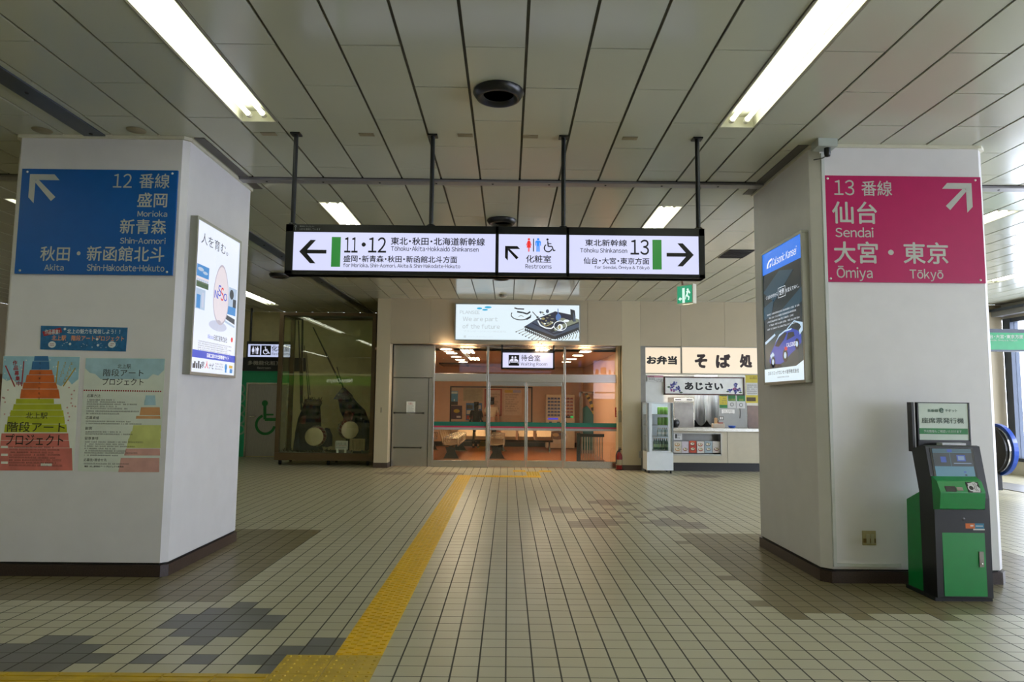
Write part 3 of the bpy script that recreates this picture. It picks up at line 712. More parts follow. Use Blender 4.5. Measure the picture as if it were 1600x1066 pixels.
for i in range(8):
    bx = R(C2, PP, 52, 773 + i * 14.5, 300 + (i * 37) % 70, 781 + i * 14.5); rng_lines(mb, PP, bx, n2, 8, i)
    if i % 3 == 0: mb.rect(PP, *R(C2, PP, 8, 770 + i * 14.5, 46, 783 + i * 14.5), n2, 1)
mb.rect(PP, *R(C2, PP, 228, 868, 290, 882), n2, 1)
for k in range(28):
    u, v = PP.px(*C2(rr.uniform(20, 430), rr.uniform(285, 420))); mb.disc(PP, u, v, .006, .006, n + .0003, 1, 8)
for k in range(18):
    u, v = PP.px(*C2(rr.choice((rr.uniform(15, 60), rr.uniform(370, 420))), rr.uniform(440, 640))); mb.disc(PP, u, v, .008, .008, n + .0003, 9, 8)
mb.build('poster_print', [PSKY, PWHITE, PBLUE, PORANGE, PLIME, PPINK, PRED, PYEL, PINK2, PPKP], o)

o = paper('notice_poster', PP, C2, [(476, 282), (918, 285), (884, 918), (432, 912)], PMINT, 'pale poster of printed rules with a small faded staircase beside the big staircase poster')
mb = MB()
poly(mb, PP, C2, [(478, 284), (916, 287), (911, 350), (880, 380), (850, 372), (820, 400), (560, 400), (530, 372), (500, 365), (474, 340)], n, 0)
mb.text(PP, '北上駅', R(C2, PP, 654, 317, 728, 341), n2, 5, .0); mb.text(PP, '階段アート', R(C2, PP, 575, 345, 798, 385), n2, 5, .005); mb.text(PP, 'プロジェクト', R(C2, PP, 570, 395, 798, 434), n2, 5, .005)
for k in range(34):
    u, v = PP.px(*C2(470 + k * 12.8, 462 + k * .18)); mb.disc(PP, u, v, .007, .007, n2, 6, 8)
for y0, y1, xa, xb, xc, xd, mi in [(490, 515, 810, 862, 806, 864, 0), (515, 545, 804, 864, 800, 866, 0), (556, 600, 784, 888, 776, 890, 2), (604, 620, 758, 890, 756, 892, 2), (655, 690, 742, 894, 734, 896, 3), (690, 730, 728, 892, 718, 894, 3), (730, 782, 714, 890, 704, 892, 3), (786, 824, 700, 888, 690, 890, 4), (838, 916, 672, 886, 658, 885, 4)]:
    poly(mb, PP, C2, [(xa, y0), (xb, y0), (xd, y1), (xc, y1)], n + .0006, mi)
for hd, y in (('応募方法', 484), ('応募資格', 606), ('副賞', 664), ('留意事項', 720), ('応募先・問合せ先', 840)):
    w = 22 * len(hd) if len(hd) < 6 else 150
    mb.text(PP, hd, R(C2, PP, 484 - (y - 484) * .05, y, 484 - (y - 484) * .05 + w * .85, y + 17), n2, 5, -.005)
ys = [512, 524, 536, 548, 560, 575, 588, 632, 644, 690, 702, 746, 758, 770, 782, 794, 806, 820, 866]
for i, y in enumerate(ys):
    rng_lines(mb, PP, R(C2, PP, 486 - (y - 484) * .05, y, 640 + (i * 61) % 170, y + 6.5), n2, 5, 40 + i)
mb.text(PP, '電話（北上駅階段アートプロジェクト事務局）', R(C2, PP, 470, 880, 690, 890), n2, 5, .02)
mb.build('poster_print', [PSKYP, PWHITE, PORP, PLIMP, PPKP, PGREYT, PRED], o)

# ================================================================ backlit adverts on the column sides
ALU = mat('aluminium_frame', '#a3a49c', .35, .6, var=.03)
def lightbox(name, loc, fr, W, H, depth, face, label):
    t = thing(name, loc, label, 'lit advert')
    f = .028; mb = MB()
    mb.slab(fr, 0, 0, W, f, -depth, 0); mb.slab(fr, 0, H - f, W, H, -depth, 0); mb.slab(fr, 0, f, f, H - f, -depth, 0); mb.slab(fr, W - f, f, W, H - f, -depth, 0); mb.slab(fr, f, f, W - f, H - f, -depth, -.03)
    mb.build('box_frame', ALU, t, .003)
    return t, MB().slab(fr, f, f, W - f, H - f, -.03, -.008).build('lit_print', face, t)
class Norm:
    """unit square of a print, v measured downwards from its top edge"""
    def __init__(s, fr, W, H, m=.028): s.fr, s.W, s.H, s.m = fr, W, H, m
    def p(s, u, v): return (s.m + u * (s.W - 2 * s.m), s.m + (1 - v) * (s.H - 2 * s.m))
    def b(s, u0, v0, u1, v1): a, c = s.p(u0, v1), s.p(u1, v0); return (a[0], a[1], c[0], c[1])
    def poly(s, mb, pts, n, mi): return mb.flat(s.fr, [s.p(*q) for q in pts], n, mi)
    def rect(s, mb, b, n, mi): return mb.rect(s.fr, *s.b(*b), n, mi)
    def text(s, mb, tx, b, n, mi, bold=.0, slant=0): return mb.text(s.fr, tx, s.b(*b), n, mi, bold, False, slant)
    def line(s, mb, pts, w, n, mi): return mb.line(s.fr, [s.p(*q) for q in pts], w, n, mi)
    def disc(s, mb, u, v, ru, rv, n, mi, k=28): q = s.p(u, v); return mb.disc(s.fr, q[0], q[1], ru * s.W, rv * s.H, n, mi, k)
LW1, LH1 = 1.074, 1.529
F1 = Frame((-3.0, 6.406, 1.828), (0, 1, 0), (0, 0, 1))
t, face = lightbox('lit_advert', (-3.072, 6.94, 1.828), F1, LW1, LH1, .072, lit('advert_white', '#e4ecff', 1.02), 'white backlit advert with a large egg on the side of the blue-signed column')
N = Norm(F1, LW1, LH1); mb = MB(); n = -.006
aI = lit('advert_ink', '#22304e', .8); aB = lit('advert_blue', '#1846d2', .9); aR = lit('advert_red', '#e8282c', .9); aE = lit('advert_egg', '#e9dfe6', .95); aE2 = lit('advert_egg_edge', '#c3bccb', .9); aS = lit('advert_sky', '#3f8fd6', .9); aG = lit('advert_grass', '#4c6b45', .7); aL = lit('advert_pale', '#b9cde6', .9); aD = lit('advert_dark', '#3c424c', .7); aSh = lit('advert_shadow', '#c9cfe6', .95); aY = lit('advert_yellow', '#d9b13a', .9)
N.text(mb, '人を育む。', (.08, .07, .70, .145), n, 0, 0)
N.rect(mb, (.02, .29, .28, .37), n, 6); N.rect(mb, (.02, .37, .28, .41), n, 4); N.rect(mb, (.02, .40, .28, .44), n, 7)
for k in range(6): N.rect(mb, (.03 + k * .042, .385, .06 + k * .042, .40), n + .001, 8)
N.disc(mb, .1, .32, .06, .012, n + .001, 8); N.disc(mb, .2, .335, .05, .01, n + .001, 8)
N.rect(mb, (.02, .45, .22, .585), n, 8); N.rect(mb, (.04, .49, .12, .58), n + .001, 6); N.rect(mb, (.15, .47, .19, .57), n + .001, 10)
N.disc(mb, .54, .665, .20, .035, n, 10)
def egg(k, n, mi):
    pts = []
    for i in range(40):
        a = 2 * math.pi * i / 40; y = math.cos(a); w = .185 * math.sin(a) * (1 - .16 * y); pts.append((.58 + w * k, .44 - .215 * y * k))
    N.poly(mb, pts, n, mi)
egg(1.0, n + .001, 5); egg(.93, n + .0015, 4)
N.disc(mb, .55, .635, .05, .012, n + .002, 5)
N.text(mb, 'N', (.42, .42, .49, .475), n + .003, 2, .02); N.text(mb, 'I', (.495, .42, .51, .475), n + .003, 2, .02); N.text(mb, 'S', (.50, .375, .57, .455), n + .003, 2, .01); N.text(mb, 'S', (.565, .385, .635, .48), n + .003, 3, .01); N.text(mb, 'O', (.635, .42, .72, .475), n + .003, 2, .02)
N.rect(mb, (.77, .36, .97, .50), n, 8); N.disc(mb, .84, .41, .05, .035, n + .001, 9); N.rect(mb, (.88, .44, .96, .50), n + .001, 9); N.rect(mb, (.72, .50, .96, .56), n, 6)
N.poly(mb, [(.70, .565), (.95, .585), (.95, .625), (.72, .60)], n, 9); N.poly(mb, [(.70, .61), (.95, .635), (.95, .65), (.70, .625)], n, 8)
N.text(mb, 'Nisso', (.32, .735, .45, .765), n, 2, 0, .1); N.text(mb, '日総工産株式会社', (.46, .73, .78, .77), n, 0, .01); N.disc(mb, .9, .74, .025, .018, n, 3)
for i in range(5): rng_lines(mb, F1, N.b(.12, .79 + i * .014, .9 - (i % 2) * .1, .797 + i * .014), n, 1, 70 + i)
N.rect(mb, (0, .855, 1, .905), n, 2); N.text(mb, '日総工産のお仕事情報サイト', (.32, .865, .84, .895), n + .001, 11, .03)
for k, (x, h) in enumerate([(.03, .03), (.06, .045), (.10, .035), (.14, .05), (.18, .03)]): N.rect(mb, (x, .975 - h, x + .03, .975), n, 1)
N.text(mb, '求', (.2, .925, .28, .97), n, 0, .02); N.text(mb, '人', (.29, .92, .37, .97), n, 3, .03); N.text(mb, 'ナビ', (.38, .93, .49, .97), n, 0, .02)
for i in range(3): rng_lines(mb, F1, N.b(.52, .925 + i * .018, .72, .933 + i * .018), n, 1, 90 + i)
N.disc(mb, .78, .945, .03, .022, n, 6); N.rect(mb, (.76, .95, .8, .985), n, 6); N.rect(mb, (.86, .93, .95, .95), n, 12); N.rect(mb, (.88, .955, .95, .985), n, 6)
mb.build('advert_print', [aI, aD, aB, aR, aE, aE2, aS, aG, aL, aD, aSh, lit('advert_white_text', '#f2f6ff', 1.0), aY], face)

LW2, LH2 = 1.05, 1.47
F2 = Frame((2.81, 7.452, 1.81), (0, -1, 0), (0, 0, 1))
t, face = lightbox('lit_advert', (2.879, 6.93, 1.81), F2, LW2, LH2, .069, lit('advert_night', '#1b262c', .8, .3), 'dark backlit advert with a blue racing car on the side of the pink-signed column')
N = Norm(F2, LW2, LH2); mb = MB()
kB = lit('advert_azure', '#1c74e6', 1.0); kW = lit('advert_text', '#e6eef6', 1.0); kT = lit('advert_teal', '#27485a', .8); kC = lit('car_blue', '#1f3fae', .9); kCd = lit('car_dark', '#0c1226', .6); kCl = lit('car_light', '#b9d4ea', .95); kWB = lit('advert_foot', '#dff1fb', 1.0); kG = lit('advert_road', '#22404a', .8); kR = lit('car_red', '#c4304a', .8)
N.rect(mb, (0, 0, 1, .165), n, 0)
N.text(mb, 'Calsonic Kansei', (.26, .065, .88, .125), n + .001, 1, .01, .25)
q = [(.12, .125), (.13, .095), (.18, .07), (.27, .06), (.27, .075), (.2, .085), (.165, .105), (.17, .125)]; N.poly(mb, q, n + .001, 1); N.poly(mb, [(.2, .125), (.215, .105), (.25, .095), (.25, .105), (.23, .125)], n + .001, 1)
for a in [[(.0, .30), (.45, .18), (.8, .22), (.3, .40)], [(.4, .5), (1, .36), (1, .46), (.5, .56)], [(0, .42), (.3, .38), (.22, .5), (0, .52)]]: N.poly(mb, a, n + .0002, 2)
N.text(mb, 'くるまの中から', (.08, .335, .40, .365), n + .001, 1, .0); N.text(mb, '世界', (.445, .325, .57, .37), n + .001, 1, .01); N.text(mb, 'を変えてゆく。', (.61, .335, .93, .365), n + .001, 1, .0)
for a, b in [((.42, .312), (.60, .312)), ((.42, .384), (.60, .384)), ((.42, .312), (.42, .384)), ((.60, .312), (.60, .384))]: N.line(mb, [a, b], .005, n + .001, 1)
for i in range(5): rng_lines(mb, F2, N.b(.10 + (i % 2) * .05, .48 + i * .028, .93 - (i % 3) * .07, .49 + i * .028), n + .001, 1, 110 + i, .85)
N.poly(mb, [(0, .70), (.35, .62), (1, .66), (1, .90), (0, .90)], n + .0004, 7)
N.poly(mb, [(.02, .69), (.30, .64), (.32, .655), (.04, .71)], n + .001, 5)
N.poly(mb, [(.14, .84), (.16, .79), (.30, .72), (.40, .665), (.55, .635), (.72, .63), (.86, .655), (.95, .69), (.95, .745), (.86, .775), (.70, .81), (.52, .86), (.34, .885), (.18, .89)], n + .001, 3)
N.poly(mb, [(.30, .735), (.41, .675), (.56, .648), (.62, .655), (.54, .70), (.40, .745)], n + .0015, 4); N.poly(mb, [(.64, .655), (.78, .66), (.80, .69), (.60, .71)], n + .0015, 4)
N.poly(mb, [(.30, .715), (.42, .655), (.58, .632), (.74, .632), (.72, .642), (.56, .645), (.42, .67)], n + .002, 5)
N.line(mb, [(.62, .63), (.80, .585), (.98, .62)], .012, n + .002, 5); N.poly(mb, [(.80, .585), (1, .61), (1, .66), (.92, .69), (.9, .66), (.95, .64), (.93, .62)], n + .002, 5)
for u, v, r in [(.24, .85, .055), (.56, .815, .06), (.85, .75, .05)]: N.disc(mb, u, v, r, r * .75, n + .002, 4); N.disc(mb, u, v, r * .5, r * .38, n + .0025, 5)
N.poly(mb, [(.16, .80), (.24, .775), (.28, .80), (.2, .835)], n + .002, 5); N.text(mb, 'CALSONIC', (.60, .73, .84, .76), n + .0025, 1, .02); N.rect(mb, (.55, .755, .62, .78), n + .0025, 8)
N.poly(mb, [(.15, .86), (.45, .875), (.45, .893), (.16, .896)], n + .002, 4)
N.rect(mb, (0, .90, 1, 1), n + .003, 6); N.poly(mb, [(.82, .9), (1, .865), (1, .9)], n + .003, 6)
N.text(mb, 'カルソニックカンセイ岩手株式会社', (.10, .918, .88, .948), n + .004, 4, .02)
rng_lines(mb, F2, N.b(.35, .965, .65, .972), n + .004, 4, 7)
mb.build('advert_print', [kB, kW, kT, kC, kCd, kCl, kWB, kG, kR], face)

# backlit advert over the waiting room door
FP = Frame((0, YL - .09, 0))
C7 = lambda x, y: (700 + x / 7.273, 470 + y / 7.273)
b = R(C7, FP, 76, 34, 1505, 460); W, H = b[2] - b[0], b[3] - b[1]
F3 = Frame((b[0], YL - .09, b[1]))
t, face = lightbox('lit_advert', ((b[0] + b[2]) / 2, YL, b[1]), F3, W, H, .09, lit('advert_ice', '#e3f3fb', 1.0), 'wide backlit white advert with grey English text above the waiting room door')
mb = MB(); n = -.006
gT = lit('advert_grey_text', '#bfcbd0', .95); gT2 = lit('advert_faint_text', '#d3e0e5', .97); cy = lit('advert_cyan', '#2fb0de', .95); dk = lit('advert_graphite', '#20262e', .6); sl = lit('advert_slate', '#4b5a72', .7); nv = lit('advert_navy', '#232b46', .6); kh = lit('advert_khaki', '#8d957e', .8); wt = lit('advert_paper', '#eef6fa', 1.0); pb = lit('advert_part_blue', '#5d86c8', .8); br = lit('advert_brass', '#b9ad72', .8)
def T3(tx, x0, y0, x1, y1, mi, bold=0): mb.text(F3, tx, [v - (b[0] if i % 2 == 0 else b[1]) for i, v in enumerate(R(C7, FP, x0, y0, x1, y1))], n, mi, bold)
def P3(pts, mi, dn=0.0):
    mb.flat(F3, [(u - b[0], v - b[1]) for u, v in (FP.px(*C7(*p)) for p in pts)], n + dn, mi)
def L3(pts, w, mi, dn=0.0):
    mb.line(F3, [(u - b[0], v - b[1]) for u, v in (FP.px(*C7(*p)) for p in pts)], w, n + dn, mi)
def E3(x, y, rx, ry, mi, dn=0.0, k=24): P3([(x + rx * math.cos(2 * math.pi * i / k), y + ry * math.sin(2 * math.pi * i / k)) for i in range(k)], mi, dn)
T3('PLANSEE', 135, 112, 360, 150, 0, .01); T3('We are part', 168, 184, 566, 246, 0, .005); T3('of the future', 165, 264, 588, 318, 0, .005)
T3('プランゼージャパン株式会社', 175, 338, 660, 360, 1, 0); T3('www.plansee.com', 225, 400, 510, 420, 1, 0); P3([(178, 395), (205, 395), (205, 420), (178, 420)], 1)
E3(358, 87, 30, 11, 2); E3(455, 74, 40, 12, 2); E3(420, 103, 32, 10, 2)
P3([(860, 300), (1010, 205), (1220, 120), (1490, 215), (1490, 330), (1220, 440), (1180, 435)], 3); P3([(880, 285), (1020, 210), (1180, 360), (1480, 260), (1490, 300), (1215, 405)], 4, .0006)
P3([(1020, 205), (1220, 122), (1430, 165), (1410, 215), (1230, 300), (1180, 330)], 5, .0008); P3([(1320, 160), (1485, 215), (1485, 240), (1220, 345), (1200, 330)], 6, .0007)
P3([(950, 255), (1200, 385), (1300, 360), (1290, 345), (1200, 365), (965, 248)], 5, .001)
for k in range(14): P3([(870 + k * 22, 318 + k * 9), (885 + k * 22, 312 + k * 9), (895 + k * 22, 345 + k * 9), (880 + k * 22, 350 + k * 9)], 3, .001); 
for k in range(12): P3([(1235 + k * 22, 425 - k * 9), (1248 + k * 22, 420 - k * 9), (1256 + k * 22, 445 - k * 8), (1244 + k * 22, 448 - k * 8)], 3, .001)
for k in range(9): L3([(775 + k * 36, 352 + k * 17), (860 + k * 33, 318 + k * 14)], .012, 6, 0); E3(775 + k * 36, 354 + k * 17, 9, 6, 3, .0005, 10)
for k in range(6): L3([(1290 + k * 40, 448 - k * 4), (1330 + k * 34, 420 - k * 12)], .016, 6, 0)
for r, w, mi in ((1, .022, 3),): L3([(830 + 112 * math.cos(a), 160 + 58 * math.sin(a)) for a in [i * .21 for i in range(18)]], w, mi)
L3([(755, 82), (790, 92), (865, 95)], .03, 3); L3([(785, 125), (850, 135), (900, 150), (935, 125)], .035, 3); L3([(800, 180), (830, 168), (860, 180)], .014, 6); L3([(960, 125), (1020, 190)], .018, 3); E3(1018, 188, 14, 10, 3)
P3([(870, 210), (940, 170), (945, 190), (900, 218)], 3, .0004)
for k in range(26):
    x, y = rr.uniform(1030, 1190), rr.uniform(130, 270); E3(x, y, rr.uniform(8, 24), rr.uniform(6, 15), rr.choice((3, 6, 7, 9, 4, 6)), .0012 + k * .00004, 9)
L3([(1020, 225), (1050, 280), (1110, 310), (1175, 315), (1205, 290)], .03, 7, .0025); L3([(1060, 240), (1110, 290), (1160, 270), (1190, 250)], .02, 9, .0026)
L3([(1275 + 72 * math.cos(a), 285 + 55 * math.sin(a)) for a in [i * .32 for i in range(21)]], .018, 7, .003); E3(1275, 300, 30, 34, 7, .0026); E3(1268, 300, 14, 22, 9, .003)
E3(1255, 190, 30, 42, 8, .002); L3([(1250, 90), (1252, 170)], .02, 8, .0022); E3(1300, 215, 40, 20, 6, .002); E3(1345, 228, 34, 14, 7, .0024); P3([(1390, 95), (1440, 110), (1450, 190), (1420, 240), (1395, 180)], 3, .002); P3([(1420, 120), (1445, 190), (1455, 235), (1425, 240)], 4, .0024); E3(1130, 120, 18, 22, 4, .002)
mb.build('advert_print', [gT, gT2, cy, dk, sl, nv, kh, wt, pb, br], face)
# ================================================================ seat ticket machine
KX0, KX1 = 3.55, 4.012
KB = mat('machine_black', '#16181e', .38, var=.05); KG = mat('machine_green', '#0c8540', .3, var=.04, spec=.6); KSIGN = mat('placard_pale', '#c3d0c4', .4, var=.03)
SIDEF = Frame((KX0, 0, 0), (0, -1, 0), (0, 0, 1))        # seen from the left
def side_prism(mb, pts, x0, x1, mi=0):
    f = Frame((x0, 0, 0), (0, -1, 0), (0, 0, 1)); return mb.prism(f, [(-y, z) for y, z in pts], -(x1 - x0), 0, mi)
t = thing('ticket_machine', ((KX0 + KX1) / 2, 5.92, 0), 'black and green seat ticket machine with a placard standing against the pink-signed column', 'ticket machine')
mb = MB(); side_prism(mb, [(5.722, .03), (5.712, .84), (5.80, 1.262), (5.835, 1.268), (6.0, 1.222), (5.915, .872), (5.912, .03)], KX0, KX1)
mb.build('machine_body', KB, t, .004)
MB().box(KX0 - .012, KX1, 5.735, 6.15, 0, .03).build('machine_base', BLK2, t)
mb = MB(); side_prism(mb, [(5.9, .03), (5.9, .872), (6.112, .775), (6.135, .03)], KX0 + .004, KX1 - .004); mb.build('rear_cabinet', KG, t, .003)
sl0 = Vector((0, 5.712, .84)); sl1 = Vector((0, 5.80, 1.262)); sv = (sl1 - sl0); SLEN = sv.length
KF = Frame((KX0, 5.712, .84), (1, 0, 0), sv)             # sloping front
def kb(x0, y0, x1, y1): return KF.box(x0, y0, x1, y1)
b = kb(1457, 701, 1521.5, 747)
scr = MB().slab(KF, b[0] - .006, b[1] - .006, b[2] + .012, b[3] + .004, -.01, .003).build('screen', mat('bezel_black', '#0c0d12', .15), t)
mb = MB(); W, H = b[2] - b[0], b[3] - b[1]
def sr(u0, v0, u1, v1, mi, n=.004): mb.rect(KF, b[0] + .012 + u0 * (W - .02), b[1] + .006 + (1 - v1) * (H - .01), b[0] + .012 + u1 * (W - .02), b[1] + .006 + (1 - v0) * (H - .01), n, mi)
sr(0, 0, 1, 1, 0); sr(0, 0, 1, .13, 1, .005); sr(0, .14, 1, .62, 2, .005); sr(.38, .02, .5, .12, 3, .006); sr(.42, .15, .44, .62, 1, .006); sr(.6, .22, .82, .44, 3, .006); sr(.63, .26, .79, .40, 4, .007); sr(.5, .50, .95, .53, 4, .006); sr(.18, .28, .32, .48, 3, .006); sr(.72, .80, .78, .84, 3, .006); sr(.74, .90, .79, .95, 2, .006)
mb.build('screen_image', [lit('screen_cyan', '#4a7f94', .7), lit('screen_teal', '#3a6172', .6), lit('screen_dark', '#1e2b33', .6), lit('screen_blue', '#2446a0', .8), lit('screen_pale', '#7b93b0', .7)], scr)
# card reader box
gx0, gx1 = at_y(1467, 775, 5.64).x, at_y(1537, 775, 5.64).x
mb = MB(); side_prism(mb, [(5.73, 1.02), (5.66, .985), (5.615, .90), (5.635, .76), (5.72, .745)], gx0, gx1, 0)
rb = mb.build('reader_box', KG, t, .008)
gv0, gv1 = Vector((0, 5.615, .90)), Vector((0, 5.66, .985))
RF = Frame((gx0, 5.615, .90), (1, 0, 0), gv1 - gv0)
GW = gx1 - gx0
mb = MB().slab(RF, .13 * GW / .36 * .36, .004, .13 * GW / .36 * .36 + .085, .05, 0, .004, 0).slab(RF, .14, .012, .14 + .05, .042, .004, .005, 1); mb.build('card_slot', [mat('slot_dark', '#2a2521', .4), mat('slot_pale', '#8d8478', .3)], rb)
RR = Frame((gx0, 5.63, .81), (1, 0, 0), Vector((0, -.015, .09)))
mb = MB().slab(RF, .232, -.002, .335, .088, .0, .003, 0)
P = [(.27, .08), (.30, .09), (.325, .075), (.315, .055), (.335, .03), (.325, .0), (.262, .0), (.285, .03), (.282, .055), (.268, .062), (.245, .06), (.243, .075)]
mb.flat(RF, P, .004, 1); mb.ring(RF, .262, .036, .018, .028, .0045, 1); mb.line(RF, [(.285, .075), (.295, .05), (.285, .03), (.30, .01)], .004, .005, 0); mb.line(RF, [(.30, .08), (.308, .055), (.30, .03), (.315, .008)], .004, .005, 0)
mb.build('reader_mark', [mat('reader_black', '#14141a', .3), mat('reader_white', '#c9c9cc', .4)], rb)
FRN = Frame((KX0, 5.7195, 0))
d = FRN.box(1473.5, 817, 1540, 932)
door = MB().slab(FRN, d[0], d[1], d[2], d[3], -.005, .004).build('machine_door', KG, t, .002)
h = FRN.box(1529, 862, 1536, 886)
MB().slab(FRN, h[0], h[1], h[2], h[3], .004, .012, 0).lathe(FRN.pt((h[0] + h[2]) / 2, h[1] + .025, .012), [(.009, 0), (.008, .004), (.001, .005)], 12, 1, axis=(0, -1, 0)).build('door_handle', [mat('handle_steel', '#7d7a72', .3, .8), mat('lock_bright', '#d9d9d4', .2, .8)], door)
s = FRN.box(1508, 818, 1537, 826); s2 = FRN.box(1520, 826.5, 1538, 828.5)
mb = MB().rect(FRN, s[0], s[1], (s[0] + s[2]) / 2, s[3], .0052, 0).rect(FRN, (s[0] + s[2]) / 2, s[1], s[2], s[3], .0052, 1).rect(FRN, *s2, .0052, 2)
mb.rect(FRN, s[0] + .04, s[1] + .018, (s[0] + s[2]) / 2 - .012, s[1] + .028, .0056, 2); mb.rect(FRN, (s[0] + s[2]) / 2 + .008, s[1] + .018, s[2] - .01, s[1] + .024, .0056, 2)
mb.build('sticker', [mat('sticker_orange', '#c9651c', .4), mat('sticker_blue', '#1f6f8f', .4), mat('sticker_white', '#c8ccc8', .4)], door)
q = FRN.px(1505, 811); MB().lathe(FRN.pt(q[0], q[1], 0), [(.013, 0), (.013, .006), (.001, .007)], 16, axis=(0, -1, 0)).build('lock', mat('lock_grey', '#6e6e72', .3, .7), t)
# placard stand on top
KP = Frame((0, 5.98, 0)); p = KP.box(1433.5, 629, 1515.5, 690)
mb = MB().slab(KP, p[0], 1.22, p[2], p[3], -.03, -.012)
f = .012
mb.slab(KP, p[0], p[1], p[0] + f, p[3], -.012, .004); mb.slab(KP, p[2] - f, p[1], p[2], p[3], -.012, .004); mb.slab(KP, p[0], p[3] - .008, p[2], p[3], -.012, .004); mb.slab(KP, p[0], 1.24, p[2], p[1] + .012, -.012, .004)
fr = mb.build('placard_frame', KB, t)
MB().box(KX0 + .01, KX0 + .03, 5.99, 6.06, 1.2, p[3]).build('placard_side', KB, t)
pl = MB().slab(KP, p[0] + f, p[1] + .012, p[2] - f, p[3] - .008, -.012, -.002).build('placard', KSIGN, t)
C6 = lambda x, y: (1410 + x / 6.66, 620 + y / 6.66)
mb = MB(); G0 = 0
mb.text(KP, '新幹線', R(C6, KP, 262, 128, 372, 160), .0, 0, .02); mb.text(KP, 'e', R(C6, KP, 382, 116, 428, 168), .0, 0, .06); mb.text(KP, 'チケット', R(C6, KP, 446, 130, 572, 162), .0, 0, .02)
mb.text(KP, '座席票発行機', R(C6, KP, 200, 218, 640, 278), .0, 1, .02)
g = R(C6, KP, 165, 330, 682, 391); mb.rect(KP, g[0], g[1], g[2], g[3], -.001, 2); mb.text(KP, '予約情報もご確認いただけます', R(C6, KP, 222, 347, 616, 375), .0005, 3, .0)
mb.build('placard_lettering', [mat('placard_green_text', '#23513a', .5), mat('placard_dark_text', '#3b4f42', .5), mat('placard_band', '#1e7a3c', .5, var=.15, scale=3), KSIGN], pl)
q = KP.box(1459, 690.5, 1495, 695.5); MB().box(q[0], q[2], 5.86, 5.94, 1.262, 1.285).build('paper_clip_tray', mat('tray_white', '#c9ccd2', .4), t)

# ---------------------------------------------------------------- outlet and cable duct on the right column
FC = Frame((0, 6.281, 0))
o = FC.box(1347, 829.5, 1368, 852)
t = thing('wall_outlet', ((o[0] + o[2]) / 2, 6.281, o[1]), 'beige wall outlet plate low on the pink-signed column', 'wall outlet')
MB().slab(FC, o[0], o[1], o[2], o[3], 0, .008).build('outlet_plate', mat('outlet_beige', '#a39a6e', .45), t, .003)
m = (o[1] + o[3]) / 2; c = (o[0] + o[2]) / 2
MB().slab(FC, o[0] + .006, o[1] + .022, o[2] - .004, m - .004, .008, .012).build('outlet_shade', mat('outlet_brown', '#6d5a26', .5), t)
for dx in (-.028, .012): MB().slab(FC, c + dx, m - .052, c + dx + .03, m + .035, .008, .015).build('socket', mat('socket_beige', '#a9a383', .4), t)
DU = mat('duct_pale', '#c9cdca', .4)
mb = MB(); zb = .145
mb.box(2.957, 2.985, 6.255, 6.281, zb, ZC - .09).box(2.985, 3.57, 6.262, 6.281, zb, zb + .028)
tag(mb.build('cable_duct', DU), 'thin pale cable duct running down the corner and along the foot of the pink-signed column', 'cable duct')
# ================================================================ glass front of the waiting room
STEEL = mat('brushed_steel', '#b5b3aa', .24, .85, var=.04, scale=3, stretch=(1, 1, 14))
STEELD = mat('steel_dark', '#55544e', .35, .8)
PANEG = glass('front_glass', (.93, .97, .95), 1.0)
GF = Frame((0, YG, 0))
gx = lambda px, py=640: at_y(px, py, YG).x
gz = lambda py, px=800: at_y(px, py, YG).z
ZT = ZH + .02
z_tr0, z_tr1, z_base = gz(597), gz(584.5), gz(721.5)
xa, xb, xc, xd, xe = gx(613), gx(675), gx(763), gx(880), gx(968)
xm = gx(822)
def stripe(root, x0, x1, y=None):
    y = YG if y is None else y
    f = Frame((0, y - .012, 0)); mb = MB()
    za, zb_, zc_, zd = gz(660), gz(666.5), gz(669), gz(672.5)
    mb.rect(f, x0, zb_, x1, za, 0, 0); mb.rect(f, x0, zc_, x1, zb_, 0, 1); mb.rect(f, x0, zd, x1, zc_, 0, 2)
    return mb.build('warning_stripe', [mat('stripe_teal', '#0f6a58', .4), mat('stripe_crimson', '#b0284e', .4), mat('stripe_grey', '#9aa09c', .4)], root)
def pane(root, x0, x1, z0, z1, y=None, name='window_pane'):
    y = YG if y is None else y
    return MB().box(x0, x1, y - .004, y + .004, z0, z1).build(name, PANEG, root)
for i, (x0, x1) in enumerate(((xb, xc), (xd, xe))):
    w = sroot('window_%d' % (8 + i), ((x0 + x1) / 2, YG, 0))
    MB().box(x0, x0 + .055, YG - .05, YG + .05, 0, ZT).box(x1 - .055, x1, YG - .05, YG + .05, 0, ZT).box(x0 + .055, x1 - .055, YG - .05, YG + .05, z_tr0, z_tr1).box(x0 + .055, x1 - .055, YG - .05, YG + .05, 0, z_base + .02).box(x0 + .055, x1 - .055, YG - .05, YG + .05, ZT - .05, ZT).build('window_frame', STEEL, w, .004)
    pane(w, x0 + .055, x1 - .055, z_base + .02, z_tr0); pane(w, x0 + .055, x1 - .055, z_tr1, ZT - .05); stripe(w, x0 + .055, x1 - .055)
w = sroot('window_10', ((xc + xd) / 2, YG, z_tr1))
MB().box(xc, xd, YG - .05, YG + .05, z_tr0 + .0, z_tr1).box(xc, xd, YG - .05, YG + .05, ZT - .05, ZT).build('window_frame', STEEL, w, .004)
pane(w, xc, xd, z_tr1, ZT - .05)
